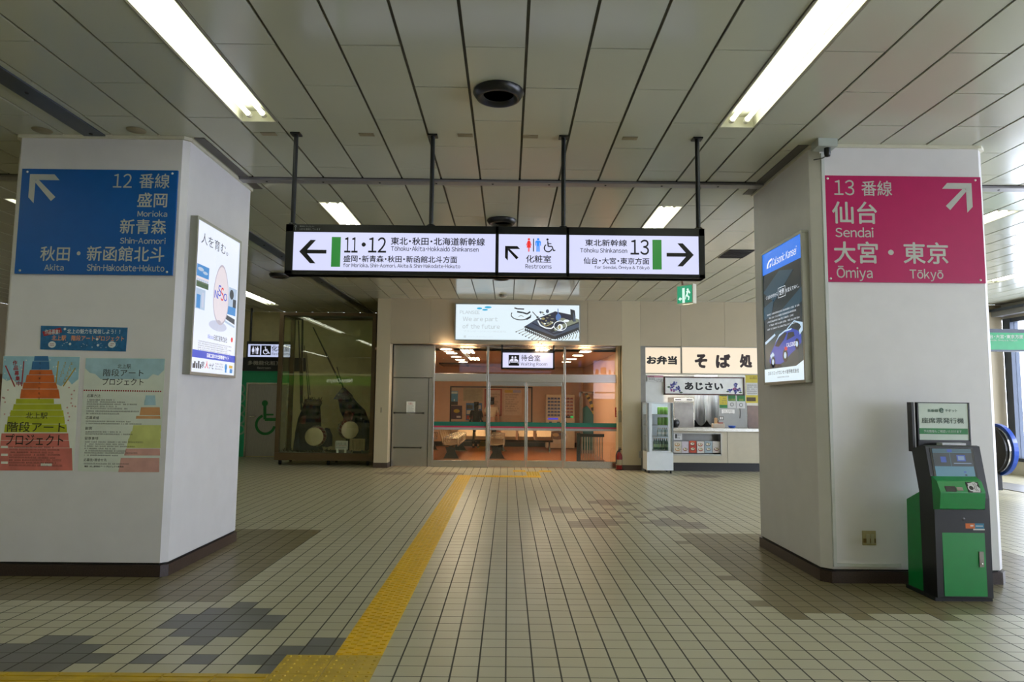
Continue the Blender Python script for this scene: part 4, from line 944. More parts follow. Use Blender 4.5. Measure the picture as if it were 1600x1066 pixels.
for i, (x0, x1) in enumerate(((xc + .01, xm - .004), (xm + .004, xd - .01))):
    d = sroot('door_%d' % (1 + i), ((x0 + x1) / 2, YG, 0))
    s = .035
    MB().box(x0, x0 + s, YG - .02, YG + .02, .012, z_tr0).box(x1 - s, x1, YG - .02, YG + .02, .012, z_tr0).box(x0 + s, x1 - s, YG - .02, YG + .02, .012, z_base + .03).box(x0 + s, x1 - s, YG - .02, YG + .02, z_tr0 - .1, z_tr0).build('door_frame', STEEL, d, .003)
    pane(d, x0 + s, x1 - s, z_base + .03, z_tr0 - .1, name='door_pane'); stripe(d, x0 + s, x1 - s, YG)
# brushed steel sliding-door pocket
d = sroot('door_3', ((xa + xb) / 2, YG, 0))
MB().box(xa, xb, YG - .03, YG + .03, .01, ZT).build('door_panel', STEEL, d)
MB().box(xa, xb, YG - .045, YG - .03, gz(592) - .008, gz(592) + .008).box(gx(669), gx(670), YG - .045, YG - .03, 0, gz(592)).box(xa - .015, xa + .012, YG - .05, YG + .03, 0, ZT).box(xa, xb, YG - .05, YG + .03, ZT - .03, ZT).build('door_frame', STEELD, d)
for py in (647, 701):
    z = gz(py); x0, x1 = gx(618 if py == 701 else 617), gx(659 if py == 701 else 662)
    MB().cyl((x0, YG - .075, z), (x1, YG - .075, z), .014, k=10).box(x0 - .02, x0 + .02, YG - .08, YG - .03, z - .02, z + .02).box(x1 - .02, x1 + .02, YG - .08, YG - .03, z - .02, z + .02).build('door_handle', STEELD, d)
PF2 = Frame((0, YG - .032, 0))
b = PF2.box(635, 627.5, 649, 647)
o = tag(MB().slab(PF2, b[0], b[1], b[2], b[3], 0, .002).build('paper_notice', PWHITE), 'small white paper notice taped to the brushed steel panel', 'notice')
mb = MB(); rng_lines(mb, PF2, (b[0] + .05, b[3] - .07, b[2] - .05, b[3] - .03), .003, 1, 199)
for i in range(5): rng_lines(mb, PF2, (b[0] + .025, b[3] - .115 - i * .035, b[2] - .03 - (i % 2) * .03, b[3] - .10 - i * .035), .003, 0, 200 + i)
mb.build('notice_print', [PGREYT, PRED], o)

# hanging "waiting room" sign
WF = Frame((0, 16.44, 0))
C4 = lambda x, y: (740 + x / 8.881, 560 + y / 8.881)
b = WF.box(783, 548, 866.5, 577)
t = thing('waiting_room_sign', ((b[0] + b[2]) / 2, 16.5, b[1]), 'lit black-framed waiting room sign hung over the glass doors', 'sign')
MB().slab(WF, b[0], b[1], b[2], b[3], -.1, -.012).slab(WF, b[0], b[1], b[2], b[1] + .035, -.012, 0).slab(WF, b[0], b[3] - .055, b[2], b[3], -.012, 0).slab(WF, b[0], b[1], b[0] + .04, b[3], -.012, 0).slab(WF, b[2] - .04, b[1], b[2], b[3], -.012, 0).build('sign_frame', FRM, t)
C5 = lambda x, y: (780 + x / 3.809, 460 + y / 3.809)
f = MB().slab(WF, b[0] + .04, b[1] + .035, b[2] - .04, b[3] - .055, -.012, -.004).build('sign_panel', lit('panel_lilac', '#dcdcff', 1.0), t)
mb = MB(); mb.text(WF, '待合室', R(C5, WF, 130, 360, 245, 398), -.002, 0, .01); mb.text(WF, 'Waiting Room', R(C5, WF, 128, 405, 286, 430), -.002, 0, .0); mb.build('lettering', [INK], f)
s = R(C5, WF, 56, 361, 119, 425); sw, sh = s[2] - s[0], s[3] - s[1]
mb = MB(); mb.rect(WF, *s, -.003, 0)
for k in (0, 1):
    m = lambda u: s[0] + (u if k == 0 else 1 - u) * sw
    mb.disc(WF, m(.36), s[1] + .78 * sh, .09 * sw, .09 * sh, -.002, 1, 12)
    mb.flat(WF, [(m(.30), s[1] + .66 * sh), (m(.46), s[1] + .66 * sh), (m(.47), s[1] + .42 * sh), (m(.18), s[1] + .42 * sh), (m(.12), s[1] + .2 * sh), (m(.06), s[1] + .2 * sh), (m(.1), s[1] + .52 * sh)], -.002, 1)
mb.rect(WF, s[0] + .2 * sw, s[1] + .3 * sh, s[0] + .8 * sw, s[1] + .38 * sh, -.002, 1); mb.rect(WF, s[0] + .48 * sw, s[1] + .4 * sh, s[0] + .52 * sw, s[1] + .8 * sh, -.0015, 0)
mb.build('waiting_symbol', [INKB, lit('symbol_white', '#e6e6ff', 1.0)], f)
for x in (b[0] + .02, b[2] - .02): MB().box(x - .02, x + .02, 16.46, 16.52, b[3], ZH + .012).build('hanging_rod', FRM, t)

# fire extinguisher, its red label, cable box
p = at_z(968, 733.5, 0); px_ = at_y(967, 700, 16.45).x
t = thing('fire_extinguisher', (px_, 16.42, 0), 'small red fire extinguisher on the floor at the foot of the pilaster', 'fire extinguisher')
RED = mat('extinguisher_red', '#8c1518', .3)
MB().lathe((px_, 16.42, 0), [(.06, 0), (.075, .02), (.078, .30), (.07, .36), (.035, .41), (.03, .43)], 20).build('cylinder_body', RED, t)
MB().lathe((px_, 16.42, .12), [(.0795, 0), (.0795, .13)], 20).build('paper_label', mat('label_cream', '#b3a888', .5), t)
MB().lathe((px_, 16.42, .43), [(.028, 0), (.028, .05), (.02, .06), (.001, .06)], 12).box(px_ - .02, px_ + .06, 16.41, 16.43, .48, .50).box(px_ - .02, px_ + .05, 16.41, 16.43, .51, .53).build('valve', BLK, t)
MB().tube([(px_, 16.38, .47), (px_ - .05, 16.35, .45), (px_ - .085, 16.34, .36), (px_ - .085, 16.34, .15)], .012).build('hose', BLK, t)
MB().lathe((px_, 16.42, 0), [(.09, .0), (.095, .015), (.08, .02)], 20).build('stand', BLK2, t)
b = Frame((0, YG - .012, 0)).box(961, 637, 966.5, 652); f = Frame((0, YG - .012, 0))
o = tag(MB().slab(f, b[0], b[1], b[2], b[3], 0, .003).build('extinguisher_label', mat('label_red', '#a3201c', .4)), 'red upright fire extinguisher label on the glass by the pilaster', 'label')
mb = MB()
for i, ch in enumerate('消火器'): mb.text(f, ch, (b[0] + .02, b[3] - .075 - i * .07, b[2] - .02, b[3] - .02 - i * .07), .004, 0, .02)
mb.build('label_lettering', [PWHITE], o)
b = Frame((0, YL + .15, 0)).box(972.5, 641, 977.5, 657)
t = thing('junction_box', (b[0], YL, b[1]), 'small grey junction box with conduits on the inner edge of the pilaster by the extinguisher', 'junction box')
xq = xw(970)
MB().box(xq - .05, xq + .03, YL + .09, YL + .149, gz(658), gz(640)).build('box_body', mat('box_grey', '#8f8f7c', .4), t, .004)
MB().cyl((xq, YL + .13, gz(640)), (xq, YL + .13, ZH - .006), .014).cyl((xq + .05, YL + .135, .5), (xq + .05, YL + .135, ZH - .006), .012).build('conduit', mat('conduit_cream', '#a39c80', .5), t)
p = at_y(1000.5, 711, YL - .01)
o = tag(MB().box(p.x - .035, p.x + .035, YL - .03, YL, p.z - .07, p.z + .09).build('wall_switch', mat('switch_grey', '#a3a094', .4)), 'small grey switch low on the jamb beside the drinks fridge', 'switch')
p = at_y(612, 640, YL)
tag(MB().box(PX0 + .14, PX0 + .155, YL - .012, YL, at_y(604, 645, YL).z, at_y(604, 637, YL).z).build('door_pull', STEELD), 'short dark slot handle on the cream pilaster beside the display case', 'handle')

# ================================================================ inside the waiting room
IW = mat('waiting_wall', '#d8a987', .6, var=.04); IC = mat('waiting_ceiling', '#d2ad92', .4)
IY, IZ = 24.6, 2.86
IX0, IX1 = PX1 - .35, 2.72
struct(MB().box(IX0 - .1, IX1 + .2, IY, IY + .15, -.02, IZ + .2).build('wall_waiting', IW))
struct(MB().box(IX1, IX1 + .12, YG + .06, IY + .1, -.02, ZC).build('wall_waiting_side', IW))
struct(MB().box(IX0, IX0 + .05, YG + .06, IY, -.02, IZ + .05).build('wall_waiting_inner', IW))
struct(MB().box(IX0 - .1, IX1 + .2, YG + .051, IY + .1, IZ + .0, IZ + .06).box(PX1, QX0, YL + .19, YG + .06, ZH + .03, ZH + .09).box(PX1, QX0, YG + .051, YG + .1, IZ, ZC).build('ceiling_waiting', IC))
struct(MB().box(IX0 - .1, IX1 + .1, YG + .051, IY + .05, -.02, 0).build('floor_waiting', mat('terracotta', '#9a5c36', .4, var=.12, scale=5)))
struct(MB().box(IX0 + .05, IX1, IY - .03, IY, 0, .16).build('baseboard_waiting', mat('skirting_dark', '#2b2420', .5)))
WARM = lit('warm_tube', (1.0, .73, .49), 60)
RL = [(731, 549, 1.0, 'triple warm light seen through the left transom, nearer one'), (741, 560.5, 1.0, 'triple warm light seen through the left transom, farther one'), (846, 548, 1.0, 'triple warm light beside the waiting room sign, nearer one'), (850, 556, 1.0, 'triple warm light beside the waiting room sign, farther one')]
for k, (px, py) in enumerate([(697, 545.5), (706, 552), (713, 557.5), (719, 562), (723.5, 565.5)]): RL.append((px, py, .5, 'round warm downlight in the receding row over the benches, ' + ['nearest', 'second', 'third', 'fourth', 'farthest'][k] + ' from the glass'))
for k, (px, py) in enumerate([(915, 549), (903, 555.5), (893, 561), (885, 565.5)]): RL.append((px, py, .5, 'round warm downlight in the receding row over the gate, ' + ['nearest', 'second', 'third', 'farthest'][k] + ' from the glass'))
for px, py, L, lab in RL:
    p = at_z(px, py, IZ)
    t = thing('room_light', (p.x, p.y, IZ), lab, 'ceiling light', 'waiting room ceiling lights')
    mb = MB(); 
    if L > .6:
        for dx in (-.11, 0, .11): mb.box(p.x + dx - .03, p.x + dx + .03, p.y - .5, p.y + .5, IZ - .012, IZ)
    else: mb.lathe((p.x, p.y, IZ), [(.14, 0), (.13, -.012), (.001, -.012)], 16)
    mb.build('diffuser', WARM, t)
    MB().box(p.x - .17, p.x + .17, p.y - .53, p.y + .53, IZ - .004, IZ).build('light_tray', IC, t)
p0, p1 = at_z(690, 569, IZ), at_z(731, 569, IZ)
tag(MB().box(p0.x, p1.x, p0.y - .9, p0.y + .6, IZ - .05, IZ - .0005).box(p0.x + .06, p1.x - .06, p0.y - .8, p0.y + .5, IZ - .055, IZ - .05, 1).build('air_conditioner', [mat('vent_frame', '#3a2b26', .5), mat('vent_inner', '#a07a66', .5)]), 'recessed ceiling air conditioner inside the waiting room', 'air conditioner')
# notice board with posters
BF = Frame((0, IY - .03, 0))
C3 = lambda x, y: (600 + x / 8.881, 620 + y / 8.881)
b = BF.box(703, 604, 832, 661)
t = thing('notice_board', ((b[0] + b[2]) / 2, IY, b[1] - .02), 'long dark-framed notice board full of posters on the waiting room wall', 'notice board')
MB().slab(BF, b[0], b[1], b[2], b[3], -.03, -.005).build('board_back', mat('board_tan', '#c9a284', .6), t)
MB().slab(BF, b[0], b[3] - .05, b[2], b[3], -.005, .02).slab(BF, b[0], b[1], b[2], b[1] + .04, -.005, .02).slab(BF, b[0], b[1], b[0] + .05, b[3], -.005, .02).slab(BF, b[2] - .05, b[1], b[2], b[3], -.005, .02).build('board_frame', mat('board_frame_dark', '#2c1c17', .4), t)
posters = [((704.5, 611, 715.5, 633), '#4a8cb0', '#d7e3e0', 'blue and green poster'), ((705, 634, 722, 655), '#4a3040', '#c9a32c', 'dark poster with a yellow ellipse'), ((724, 607, 754, 627), '#a89878', '#6b5a4a', 'tan timetable poster'), ((728, 630, 753, 657), '#3d6aa0', '#b8483c', 'blue map poster'),
           ((757, 608, 784, 650), '#c6a48c', '#9c2a22', 'red-edged poster of large print'), ((787, 609, 815, 649), '#d4b294', '#5b4436', 'pale poster with a yellow heading')]
for i, (q, c1, c2, lab) in enumerate(posters):
    pb_ = BF.box(*q)
    o = tag(MB().slab(BF, *pb_, -.004, .003).build('wall_poster', mat('room_poster_%d' % i, c1, .5, var=.1, scale=12)), lab + ' on the waiting room notice board', 'poster', 'posters on the waiting room board')
    mb = MB(); m2 = mat('room_poster_ink_%d' % i, c2, .5); w, h = pb_[2] - pb_[0], pb_[3] - pb_[1]
    if i == 0: mb.rect(BF, pb_[0] + .02, pb_[3] - .2 * h, pb_[2] - .02, pb_[3] - .02, .004, 0); mb.rect(BF, pb_[0], pb_[1], pb_[2], pb_[1] + .25 * h, .004, 1); mb.disc(BF, pb_[0] + .5 * w, pb_[1] + .35 * h, .1 * w, .07 * h, .005, 0)
    elif i == 1: mb.disc(BF, pb_[0] + .5 * w, pb_[1] + .6 * h, .28 * w, .14 * h, .004, 0); mb.rect(BF, pb_[0] + .5 * w, pb_[1] + .1 * h, pb_[2] - .05, pb_[1] + .24 * h, .004, 2)
    elif i == 3:
        for k in range(6): mb.rect(BF, pb_[0] + .05 * w + (k % 2) * .5 * w, pb_[1] + (.06 + .3 * (k // 2)) * h, pb_[0] + .42 * w + (k % 2) * .5 * w, pb_[1] + (.28 + .3 * (k // 2)) * h, .004, k % 3)
    else:
        if i == 4:
            for e in ((pb_[0], pb_[1], pb_[0] + .05, pb_[3]), (pb_[2] - .05, pb_[1], pb_[2], pb_[3]), (pb_[0], pb_[1], pb_[2], pb_[1] + .04), (pb_[0], pb_[3] - .04, pb_[2], pb_[3])): mb.rect(BF, *e, .004, 0)
        if i == 5: mb.rect(BF, pb_[0] + .03, pb_[3] - .12 * h, pb_[0] + .5 * w, pb_[3] - .02, .004, 3); mb.rect(BF, pb_[0] + .5 * w, pb_[3] - .12 * h, pb_[2] - .03, pb_[3] - .02, .004, 4)
        for k in range(8): rng_lines(mb, BF, (pb_[0] + .1 * w, pb_[3] - (.22 + k * .09) * h, pb_[2] - .12 * w - (k % 3) * .08, pb_[3] - (.18 + k * .09) * h), .005, 1 if i == 4 else 0, 300 + i * 9 + k)
    mb.build('poster_print', [m2, mat('ink_brown', '#3b2a22', .5), mat('ink_pale', '#d8cfc6', .5), mat('ink_gold', '#c9a030', .5), mat('ink_lilac', '#a9a0b4', .5)], o)
# ---------------------------------------------------------------- beam benches
GOLD = mat('seat_metal', '#a58a6c', .3, .8, var=.12, scale=30)
DKM = mat('bench_leg_dark', '#2c3230', .4, .3)
def make_bench(nseat, label):
    t = thing('beam_bench', (0, 0, 0), label, 'bench', 'metal benches in the waiting room'); sp = .58
    xf = Frame((0, 0, 0), (0, 1, 0), (0, 0, 1))
    for k in range(nseat):
        x = (k - (nseat - 1) / 2) * sp; mb = MB(); fr = Frame((x - .24, 0, 0), (0, 1, 0), (0, 0, 1))
        top = [(-.24, .40), (-.20, .43), (-.02, .405), (.14, .41), (.21, .47), (.25, .60), (.31, .80)]
        prof = top + [(u + .022, v - .008) for u, v in reversed(top)]
        for a, b in zip(top, top[1:]):
            mb.prism(fr, [a, b, (b[0] + .015, b[1] - .02), (a[0] + .015, a[1] - .02)], 0, .48)
        mb.build('seat', GOLD, t)
        for s in (-.255, .255):
            if s < 0 or k == nseat - 1: MB().tube([(x + s, -.2, .36), (x + s, -.22, .58), (x + s, .18, .60), (x + s, .2, .40)], .012, 6).build('armrest', mat('armrest_steel', '#b8aa94', .25, .8), t)
    L = nseat * sp
    MB().box(-L / 2, L / 2, -.04, .04, .31, .37).build('beam', DKM, t)
    for x in (-L / 2 + .12, L / 2 - .12):
        lg = MB().prism(Frame((x - .02, 0, 0), (0, 1, 0), (0, 0, 1)), [(-.12, .34), (.14, .34), (.10, .2), (.2, .02), (-.24, .02), (-.14, .2)], 0, .04)
        lg.box(x - .025, x + .025, -.28, .26, 0, .03, 1); lg.build('leg', [DKM, GOLD], t)
    return t
b1 = make_bench(6, 'metal bench end-on behind the left glass pane, its row running away from the doors'); 
p = at_z(703, 719, 0); 
spots = [(b1, (p.x, p.y + 1.75), math.pi / 2)]
b2 = dup(b1, (0, 0, 0), 'metal bench end-on seen just right of the door post at the double doors'); p2 = at_z(775, 719, 0); spots.append((b2, (p2.x, p2.y + 1.75), math.pi / 2))
b5 = dup(b1, (0, 0, 0), 'metal bench half hidden behind the steel panel, leftmost in the waiting room'); spots.append((b5, (p.x - .95, p.y + 1.9), math.pi / 2))
b3 = make_bench(2, 'short metal bench facing the doors, left of the door post'); q = at_z(740, 705, 0); spots.append((b3, (q.x, q.y), 0))
b4 = make_bench(3, 'metal bench facing the doors, in front of the notice board behind the double doors'); q = at_z(822, 706, 0); spots.append((b4, (q.x, q.y), 0))
for o, (x, y), a in spots: o.location = (x, y, 0); o.rotation_euler = (0, 0, a)

# ---------------------------------------------------------------- two people at the notice board
SKIN = mat('skin', '#b98a6c', .55, var=.05)
def skin_mesh(name, verts, edges, m, parent, sub=1):
    me = bpy.data.meshes.new(name); me.from_pydata([v[:3] for v in verts], edges, [])
    o = bpy.data.objects.new(name, me); col.objects.link(o); me.materials.append(m)
    sk = o.modifiers.new('skin', 'SKIN'); sk.use_smooth_shade = True
    for i, v in enumerate(verts):
        r = v[3]; me.skin_vertices[0].data[i].radius = r if isinstance(r, tuple) else (r, r); me.skin_vertices[0].data[i].use_root = (i == 0)
    o.modifiers.new('sub', 'SUBSURF').levels = sub; o.modifiers['sub'].render_levels = sub
    o.parent = parent; return o
def person(loc, H, rz, label, top, bottom, hairlen, raise_arm, long_top):
    t = thing('person', (0, 0, 0), label, 'person'); s = H / 1.7
    V, E = [], []
    def v(x, y, z, r): V.append((x * s, y * s, z * s, (r[0] * s, r[1] * s) if isinstance(r, tuple) else r * s)); return len(V) - 1
    def chain(a, pts):
        for q in pts: b = v(*q); E.append((a, b)); a = b
        return a
    root = v(0, 0, .92, (.15, .11))
    chest = chain(root, [(0, .0, 1.08, (.13, .095)), (0, .01, 1.28, (.16, .105))])
    head = chain(chest, [(0, .01, 1.43, .058), (0, -.005, 1.50, .055), (0, -.015, 1.585, (.072, .09)), (0, -.01, 1.65, (.06, .075))])
    E.append((head - 1, v(0, -.115, 1.57, .012)))
    for sx in (-1, 1):
        sh = chain(chest, [(sx * .17, .01, 1.36, .055)])
        if raise_arm and sx == 1: w = chain(sh, [(sx * .25, -.05, 1.12, .042), (sx * .14, -.20, 1.30, .033), (sx * .08, -.20, 1.40, .026)]); dz = 1
        else: w = chain(sh, [(sx * .23, .02, 1.10, .042), (sx * .24, -.04, .86, .032), (sx * .24, -.05, .80, .028)]); dz = -1
        x, y, z = (c / s for c in V[w][:3])
        palm = chain(w, [(x, y - .005, z + dz * .05, (.018, .034))])
        for k in range(4): chain(palm, [(x - sx * .004, y - .03 + k * .02, z + dz * .10, .009), (x - sx * .012, y - .03 + k * .02, z + dz * (.135 + .008 * (k in (1, 2))), .008)])
        chain(palm, [(x - sx * .01, y - .045, z + dz * .06, .010), (x - sx * .012, y - .06, z + dz * .09, .008)])
        hip = chain(root, [(sx * .085, 0, .86, .085)])
        chain(hip, [(sx * .09, -.01, .50, .058), (sx * .09, .02, .28, .052), (sx * .09, .02, .08, .036), (sx * .09, -.10, .035, .032), (sx * .09, -.15, .03, .025)])
    skin_mesh('body', V, E, SKIN, t)
    V, E = [], []
    r = v(0, 0, 1.0 if not long_top else .95, (.165, .12)); c = chain(r, [(0, 0, 1.12, (.145, .112)), (0, .01, 1.28, (.175, .122)), (0, .01, 1.385, (.10, .08))]) - 1
    if long_top: 
        q = v(0, 0, .55, (.21, .16)); E.append((r, q))
    for sx in (-1, 1):
        a = chain(c, [(sx * .175, .01, 1.355, .068)])
        if raise_arm and sx == 1: chain(a, [(sx * .225, -.025, 1.21, .06)])
        else: chain(a, [(sx * .215, .015, 1.18, .056)] + ([(sx * .235, -.02, .92, .046)] if long_top else []))
    skin_mesh('shirt', V, E, top, t)
    V, E = [], []
    r = v(0, 0, .94, (.165, .125))
    for sx in (-1, 1): chain(chain(r, [(sx * .09, 0, .84, .10)]), [(sx * .092, -.01, .50, .072), (sx * .092, .02, .12, .062)])
    skin_mesh('trousers', V, E, bottom, t)
    V, E = [], []
    r = v(0, .02, 1.62, (.09, .095)); chain(r, [(0, .01, 1.665, (.072, .08))]); chain(r, [(0, .06, 1.55, (.085, .06)), (0, .085, 1.55 - hairlen * .5, (.08, .045)), (0, .085, 1.55 - hairlen, (.06, .03))])
    skin_mesh('hair', V, E, mat('hair_black', '#0f0c0c', .35), t)
    mb = MB()
    for sx in (-1, 1): mb.box(sx * .09 * s - .045 * s, sx * .09 * s + .045 * s, -.20 * s, .09 * s, 0, .06 * s)
    mb.build('shoes', BLK2, t, .015)
    t.location = loc; t.rotation_euler = (0, 0, rz)
a = at_y(768, 640, 23.7)
person((a.x, 23.75, 0), 1.72, math.pi, 'person in a cream shirt with dark hair facing the notice board, one hand raised', mat('shirt_cream', '#d3b795', .7), mat('trousers_black', '#191617', .7), .08, True, False)
a = at_y(744, 640, 23.7)
person((a.x, 23.8, 0), 1.56, math.pi, 'person in black with long black hair facing the notice board', mat('coat_black', '#0f0d0e', .7), mat('trousers_black', '#191617', .7), .5, False, True)

# ---------------------------------------------------------------- meal ticket machine, teal panel frame, folding gate
x0, x1 = at_y(853.5, 640, 23.6).x, at_y(898, 640, 23.6).x; VF = Frame((0, 23.6, 0))
zt_, zb0 = at_y(875, 617, 23.6).z, .02
t = thing('meal_ticket_machine', ((x0 + x1) / 2, 24.0, 0), 'cream vending machine with blue and red buttons at the back of the waiting room', 'vending machine')
MB().box(x0, x1, 23.6, 24.3, zb0, zt_).build('machine_body', mat('machine_cream', '#d8bc9c', .4), t, .01)
mb = MB(); W = x1 - x0
for r in range(6):
    for c in range(8):
        if c in (4,): continue
        u = x0 + .05 * W + c * W * .113; v_ = zt_ - .10 - r * .115
        mb.rect(VF, u, v_ - .085, u + W * .095, v_, .004, 0 if c < 4 else 1); mb.rect(VF, u + .01, v_ - .08, u + W * .095 - .01, v_ - .055, .006, 2)
mb.rect(VF, x0 + .06, zt_ - .86, x0 + .42 * W, zt_ - .80, .005, 3); mb.rect(VF, x0 + .60 * W, zt_ - .80, x0 + .95 * W, zt_ - .72, .005, 4)
for dx in (.86, .91): mb.rect(VF, x0 + dx * W, zt_ - .79, x0 + (dx + .03) * W, zt_ - .73, .007, 5)
for dx in (.1, .38, .62): mb.rect(VF, x0 + dx * W, zt_ - 1.03, x0 + (dx + .1) * W, zt_ - .93, .005, 4)
mb.build('button_panel', [mat('button_blue', '#38406c', .4), mat('button_red', '#8c2a2a', .4), mat('button_pale', '#9aa0b4', .4), lit('price_blue', '#4a42e0', .8), mat('panel_black', '#1d1714', .3), lit('digit_green', '#2ee06a', 1.0)], t)
m = (x0 + x1) / 2; mb = MB(); cz = .42
mb.disc(VF, m - .1, cz, .36, .24, .004, 0, 30); mb.disc(VF, m - .1, cz + .05, .30, .15, .006, 1, 30); mb.disc(VF, m - .16, cz + .06, .12, .06, .007, 2, 16); mb.disc(VF, m + .02, cz + .08, .09, .05, .007, 3, 16)
mb.build('bowl_picture', [mat('bowl_pale', '#dcc6b0', .5), mat('bowl_broth', '#7a5a48', .5), mat('bowl_noodle', '#c9a070', .5), mat('bowl_topping', '#5a5060', .5)], t)
cx0, cx1 = at_y(908, 640, 21.6).x, at_y(938, 640, 21.6).x; ct, cb = at_y(920, 612, 21.6).z, .0
t = thing('teal_panel_frame', ((cx0 + cx1) / 2, 21.8, 0), 'grey upright frame holding a teal panel and a black and yellow striped bar', 'cabinet')  # open grey frame around a teal prism and a striped band
mb = MB()
for x in (cx0, cx1 - .05): mb.box(x, x + .05, 21.6, 21.65, 0, ct); mb.box(x, x + .05, 22.05, 22.1, 0, ct)
mb.box(cx0, cx1, 21.6, 22.1, ct - .05, ct).box(cx0, cx1, 21.6, 22.1, .0, .1); mb.build('grey_frame', mat('frame_grey', '#7b706a', .4, .4), t)
f = Frame((0, 21.66, 0)); mb = MB(); mb.prism(f, [(cx0 + .07, .1), (cx0 + .42, .1), (cx0 + .42, 1.2), (cx0 + .3, 1.38), (cx0 + .2, 1.5), (cx0 + .07, 1.42)], -.3, -.02); mb.build('teal_panel', mat('panel_teal', '#155a58', .4), t)
mb = MB(); pts = [(cx0 + .16, ct - .06), (cx0 + .30, ct - .3), (cx0 + .42, ct - .7), (cx0 + .5, 1.05)]
for (a, b_), (c_, d_) in zip(pts, pts[1:]):
    for k in range(4):
        mb.line(f, [(a + (c_ - a) * k / 4, b_ + (d_ - b_) * k / 4), (a + (c_ - a) * (k + 1) / 4, b_ + (d_ - b_) * (k + 1) / 4)], .10, .0 + .001 * (k % 2), k % 2)
mb.build('striped_bar', [mat('stripe_black', '#1c1818', .5), mat('stripe_yellow', '#b8983c', .5)], t)
gx0, gx1 = at_y(901, 700, 18.0).x, at_y(944, 700, 18.0).x
t = thing('folding_gate', ((gx0 + gx1) / 2, 18.0, 0), 'low folding gate of pale upright bars behind the right-hand glass', 'gate')
MB().box(gx0, gx0 + .1, 17.95, 18.05, 0, .80).build('gate_post', DKM, t)
for k in range(9):
    x = gx0 + .15 + k * (gx1 - gx0 - .2) / 8; MB().box(x - .014, x + .014, 17.99, 18.01, .08, .76).build('gate_bar', mat('gate_silver', '#b0a698', .3, .6), t)
MB().box(gx0 + .1, gx1, 17.98, 18.02, .04, .09).box(gx0 + .1, gx1, 17.98, 18.02, .70, .78).build('gate_rail', DKM, t)
for k in (0, 4, 8):
    x = gx0 + .15 + k * (gx1 - gx0 - .2) / 8; MB().cyl((x - .015, 18, .03), (x + .015, 18, .03), .03, k=10).box(x - .01, x + .01, 17.99, 18.01, .03, .05).build('gate_wheel', BLK2, t)

# ================================================================ noodle stand
SHW = mat('shop_white', '#e2e4e0', .5, var=.03)
SX0, SX1 = QX1, 7.6
struct(MB().box(SX0, SX1, 18.6, 18.7, 0, ZH + .3).build('wall_shop_rear', SHW))
struct(MB().box(SX1, SX1 + .1, YL + .2, 18.7, 0, ZH + .3).build('wall_shop_side', SHW))
struct(MB().box(QX0 + .12, SX1, YL + .2, 18.7, ZH + .28, ZH + .34).build('ceiling_shop', SHW))
struct(MB().box(2.85, SX1, YG + .051, 18.6, -.02, 0).build('floor_shop', mat('shop_floor', '#6c6a66', .4)))
struct(MB().box(SX0, SX0 + .12, YL, YL + .2, 0, ZH).build('trim_6', mat('jamb_grey', '#83827c', .35, .4)))
SHL = lit('shop_fill', (1.0, .98, .92), 105)  # unseen lights set behind the signs to brighten the stand
for i, x in enumerate((4.0, 5.6)):
    t = thing('shop_fill_light', (x, 16.8, ZH + .28), 'unseen fill light inside the noodle stand, ' + ('nearer the fridge', 'farther from the fridge')[i], 'ceiling light', 'noodle stand fill lights')
    MB().box(x - .6, x + .6, 16.7, 16.9, ZH + .25, ZH + .279).build('light_tray', TROUGH, t); MB().box(x - .58, x + .58, 16.73, 16.87, ZH + .235, ZH + .25).build('diffuser', SHL, t)
SGF = Frame((0, YL + .02, 0))
C9 = lambda x, y: (980 + x / 3.554, 460 + y / 3.554)
WARMB = lit('sign_warm', '#f7e3c6', 1.0); DBR = mat('ink_dark_brown', '#2a130c', .5)
for i, (q, name, lab, items) in enumerate([((90, 297, 295, 437), 'box_lunch_sign', 'small warm backlit sign reading box lunches, left of the noodle sign', [('お弁当', (108, 342, 277, 390))]),
        ((306, 297, 760, 440), 'noodle_sign', 'wide warm backlit noodle stand sign beside the small lit sign', [('そ', (375, 332, 445, 410)), ('ば', (492, 332, 574, 410)), ('処', (624, 332, 694, 408))])]):
    b = R(C9, SGF, *q)
    t = thing(name, ((b[0] + b[2]) / 2, YL + .1, b[1]), lab, 'shop sign')
    MB().slab(SGF, b[0] - .03, b[1] - .03, b[2] + .03, b[3] + .03, -.16, -.012).slab(SGF, b[0] - .03, b[1] - .03, b[2] + .03, b[1], -.012, 0).slab(SGF, b[0] - .03, b[3], b[2] + .03, b[3] + .02, -.012, 0).slab(SGF, b[0] - .03, b[1], b[0], b[3], -.012, 0).slab(SGF, b[2], b[1], b[2] + .03, b[3], -.012, 0).build('sign_frame', mat('frame_beige', '#b9b3a2', .4), t)
    f = MB().slab(SGF, b[0], b[1], b[2], b[3], -.012, -.004).build('sign_panel', WARMB, t)
    inked(f, [(x[0], x[1], 0, .07) for x in items], C9, SGF, -.002, [DBR if i else INKB])
b = R(C9, SGF, 205, 458, 652, 560)
t = thing('flower_sign', ((b[0] + b[2]) / 2, YL + .05, b[1]), 'white brown-framed shop name board with painted hydrangeas under the lit signs', 'shop sign')
BRF = mat('frame_brown', '#4a2c22', .4)
MB().slab(SGF, b[0], b[1], b[2], b[1] + .03, -.05, .0).slab(SGF, b[0], b[3] - .03, b[2], b[3], -.05, 0).slab(SGF, b[0], b[1], b[0] + .03, b[3], -.05, 0).slab(SGF, b[2] - .03, b[1], b[2], b[3], -.05, 0).build('sign_frame', BRF, t)
f = MB().slab(SGF, b[0] + .02, b[1] + .02, b[2] - .02, b[3] - .02, -.05, -.02).build('sign_board', mat('board_white', '#eeefec', .4), t)
inked(f, [('あじさい', (320, 488, 534, 533), 0, .06)], C9, SGF, -.017, [INKB])
mb = MB()
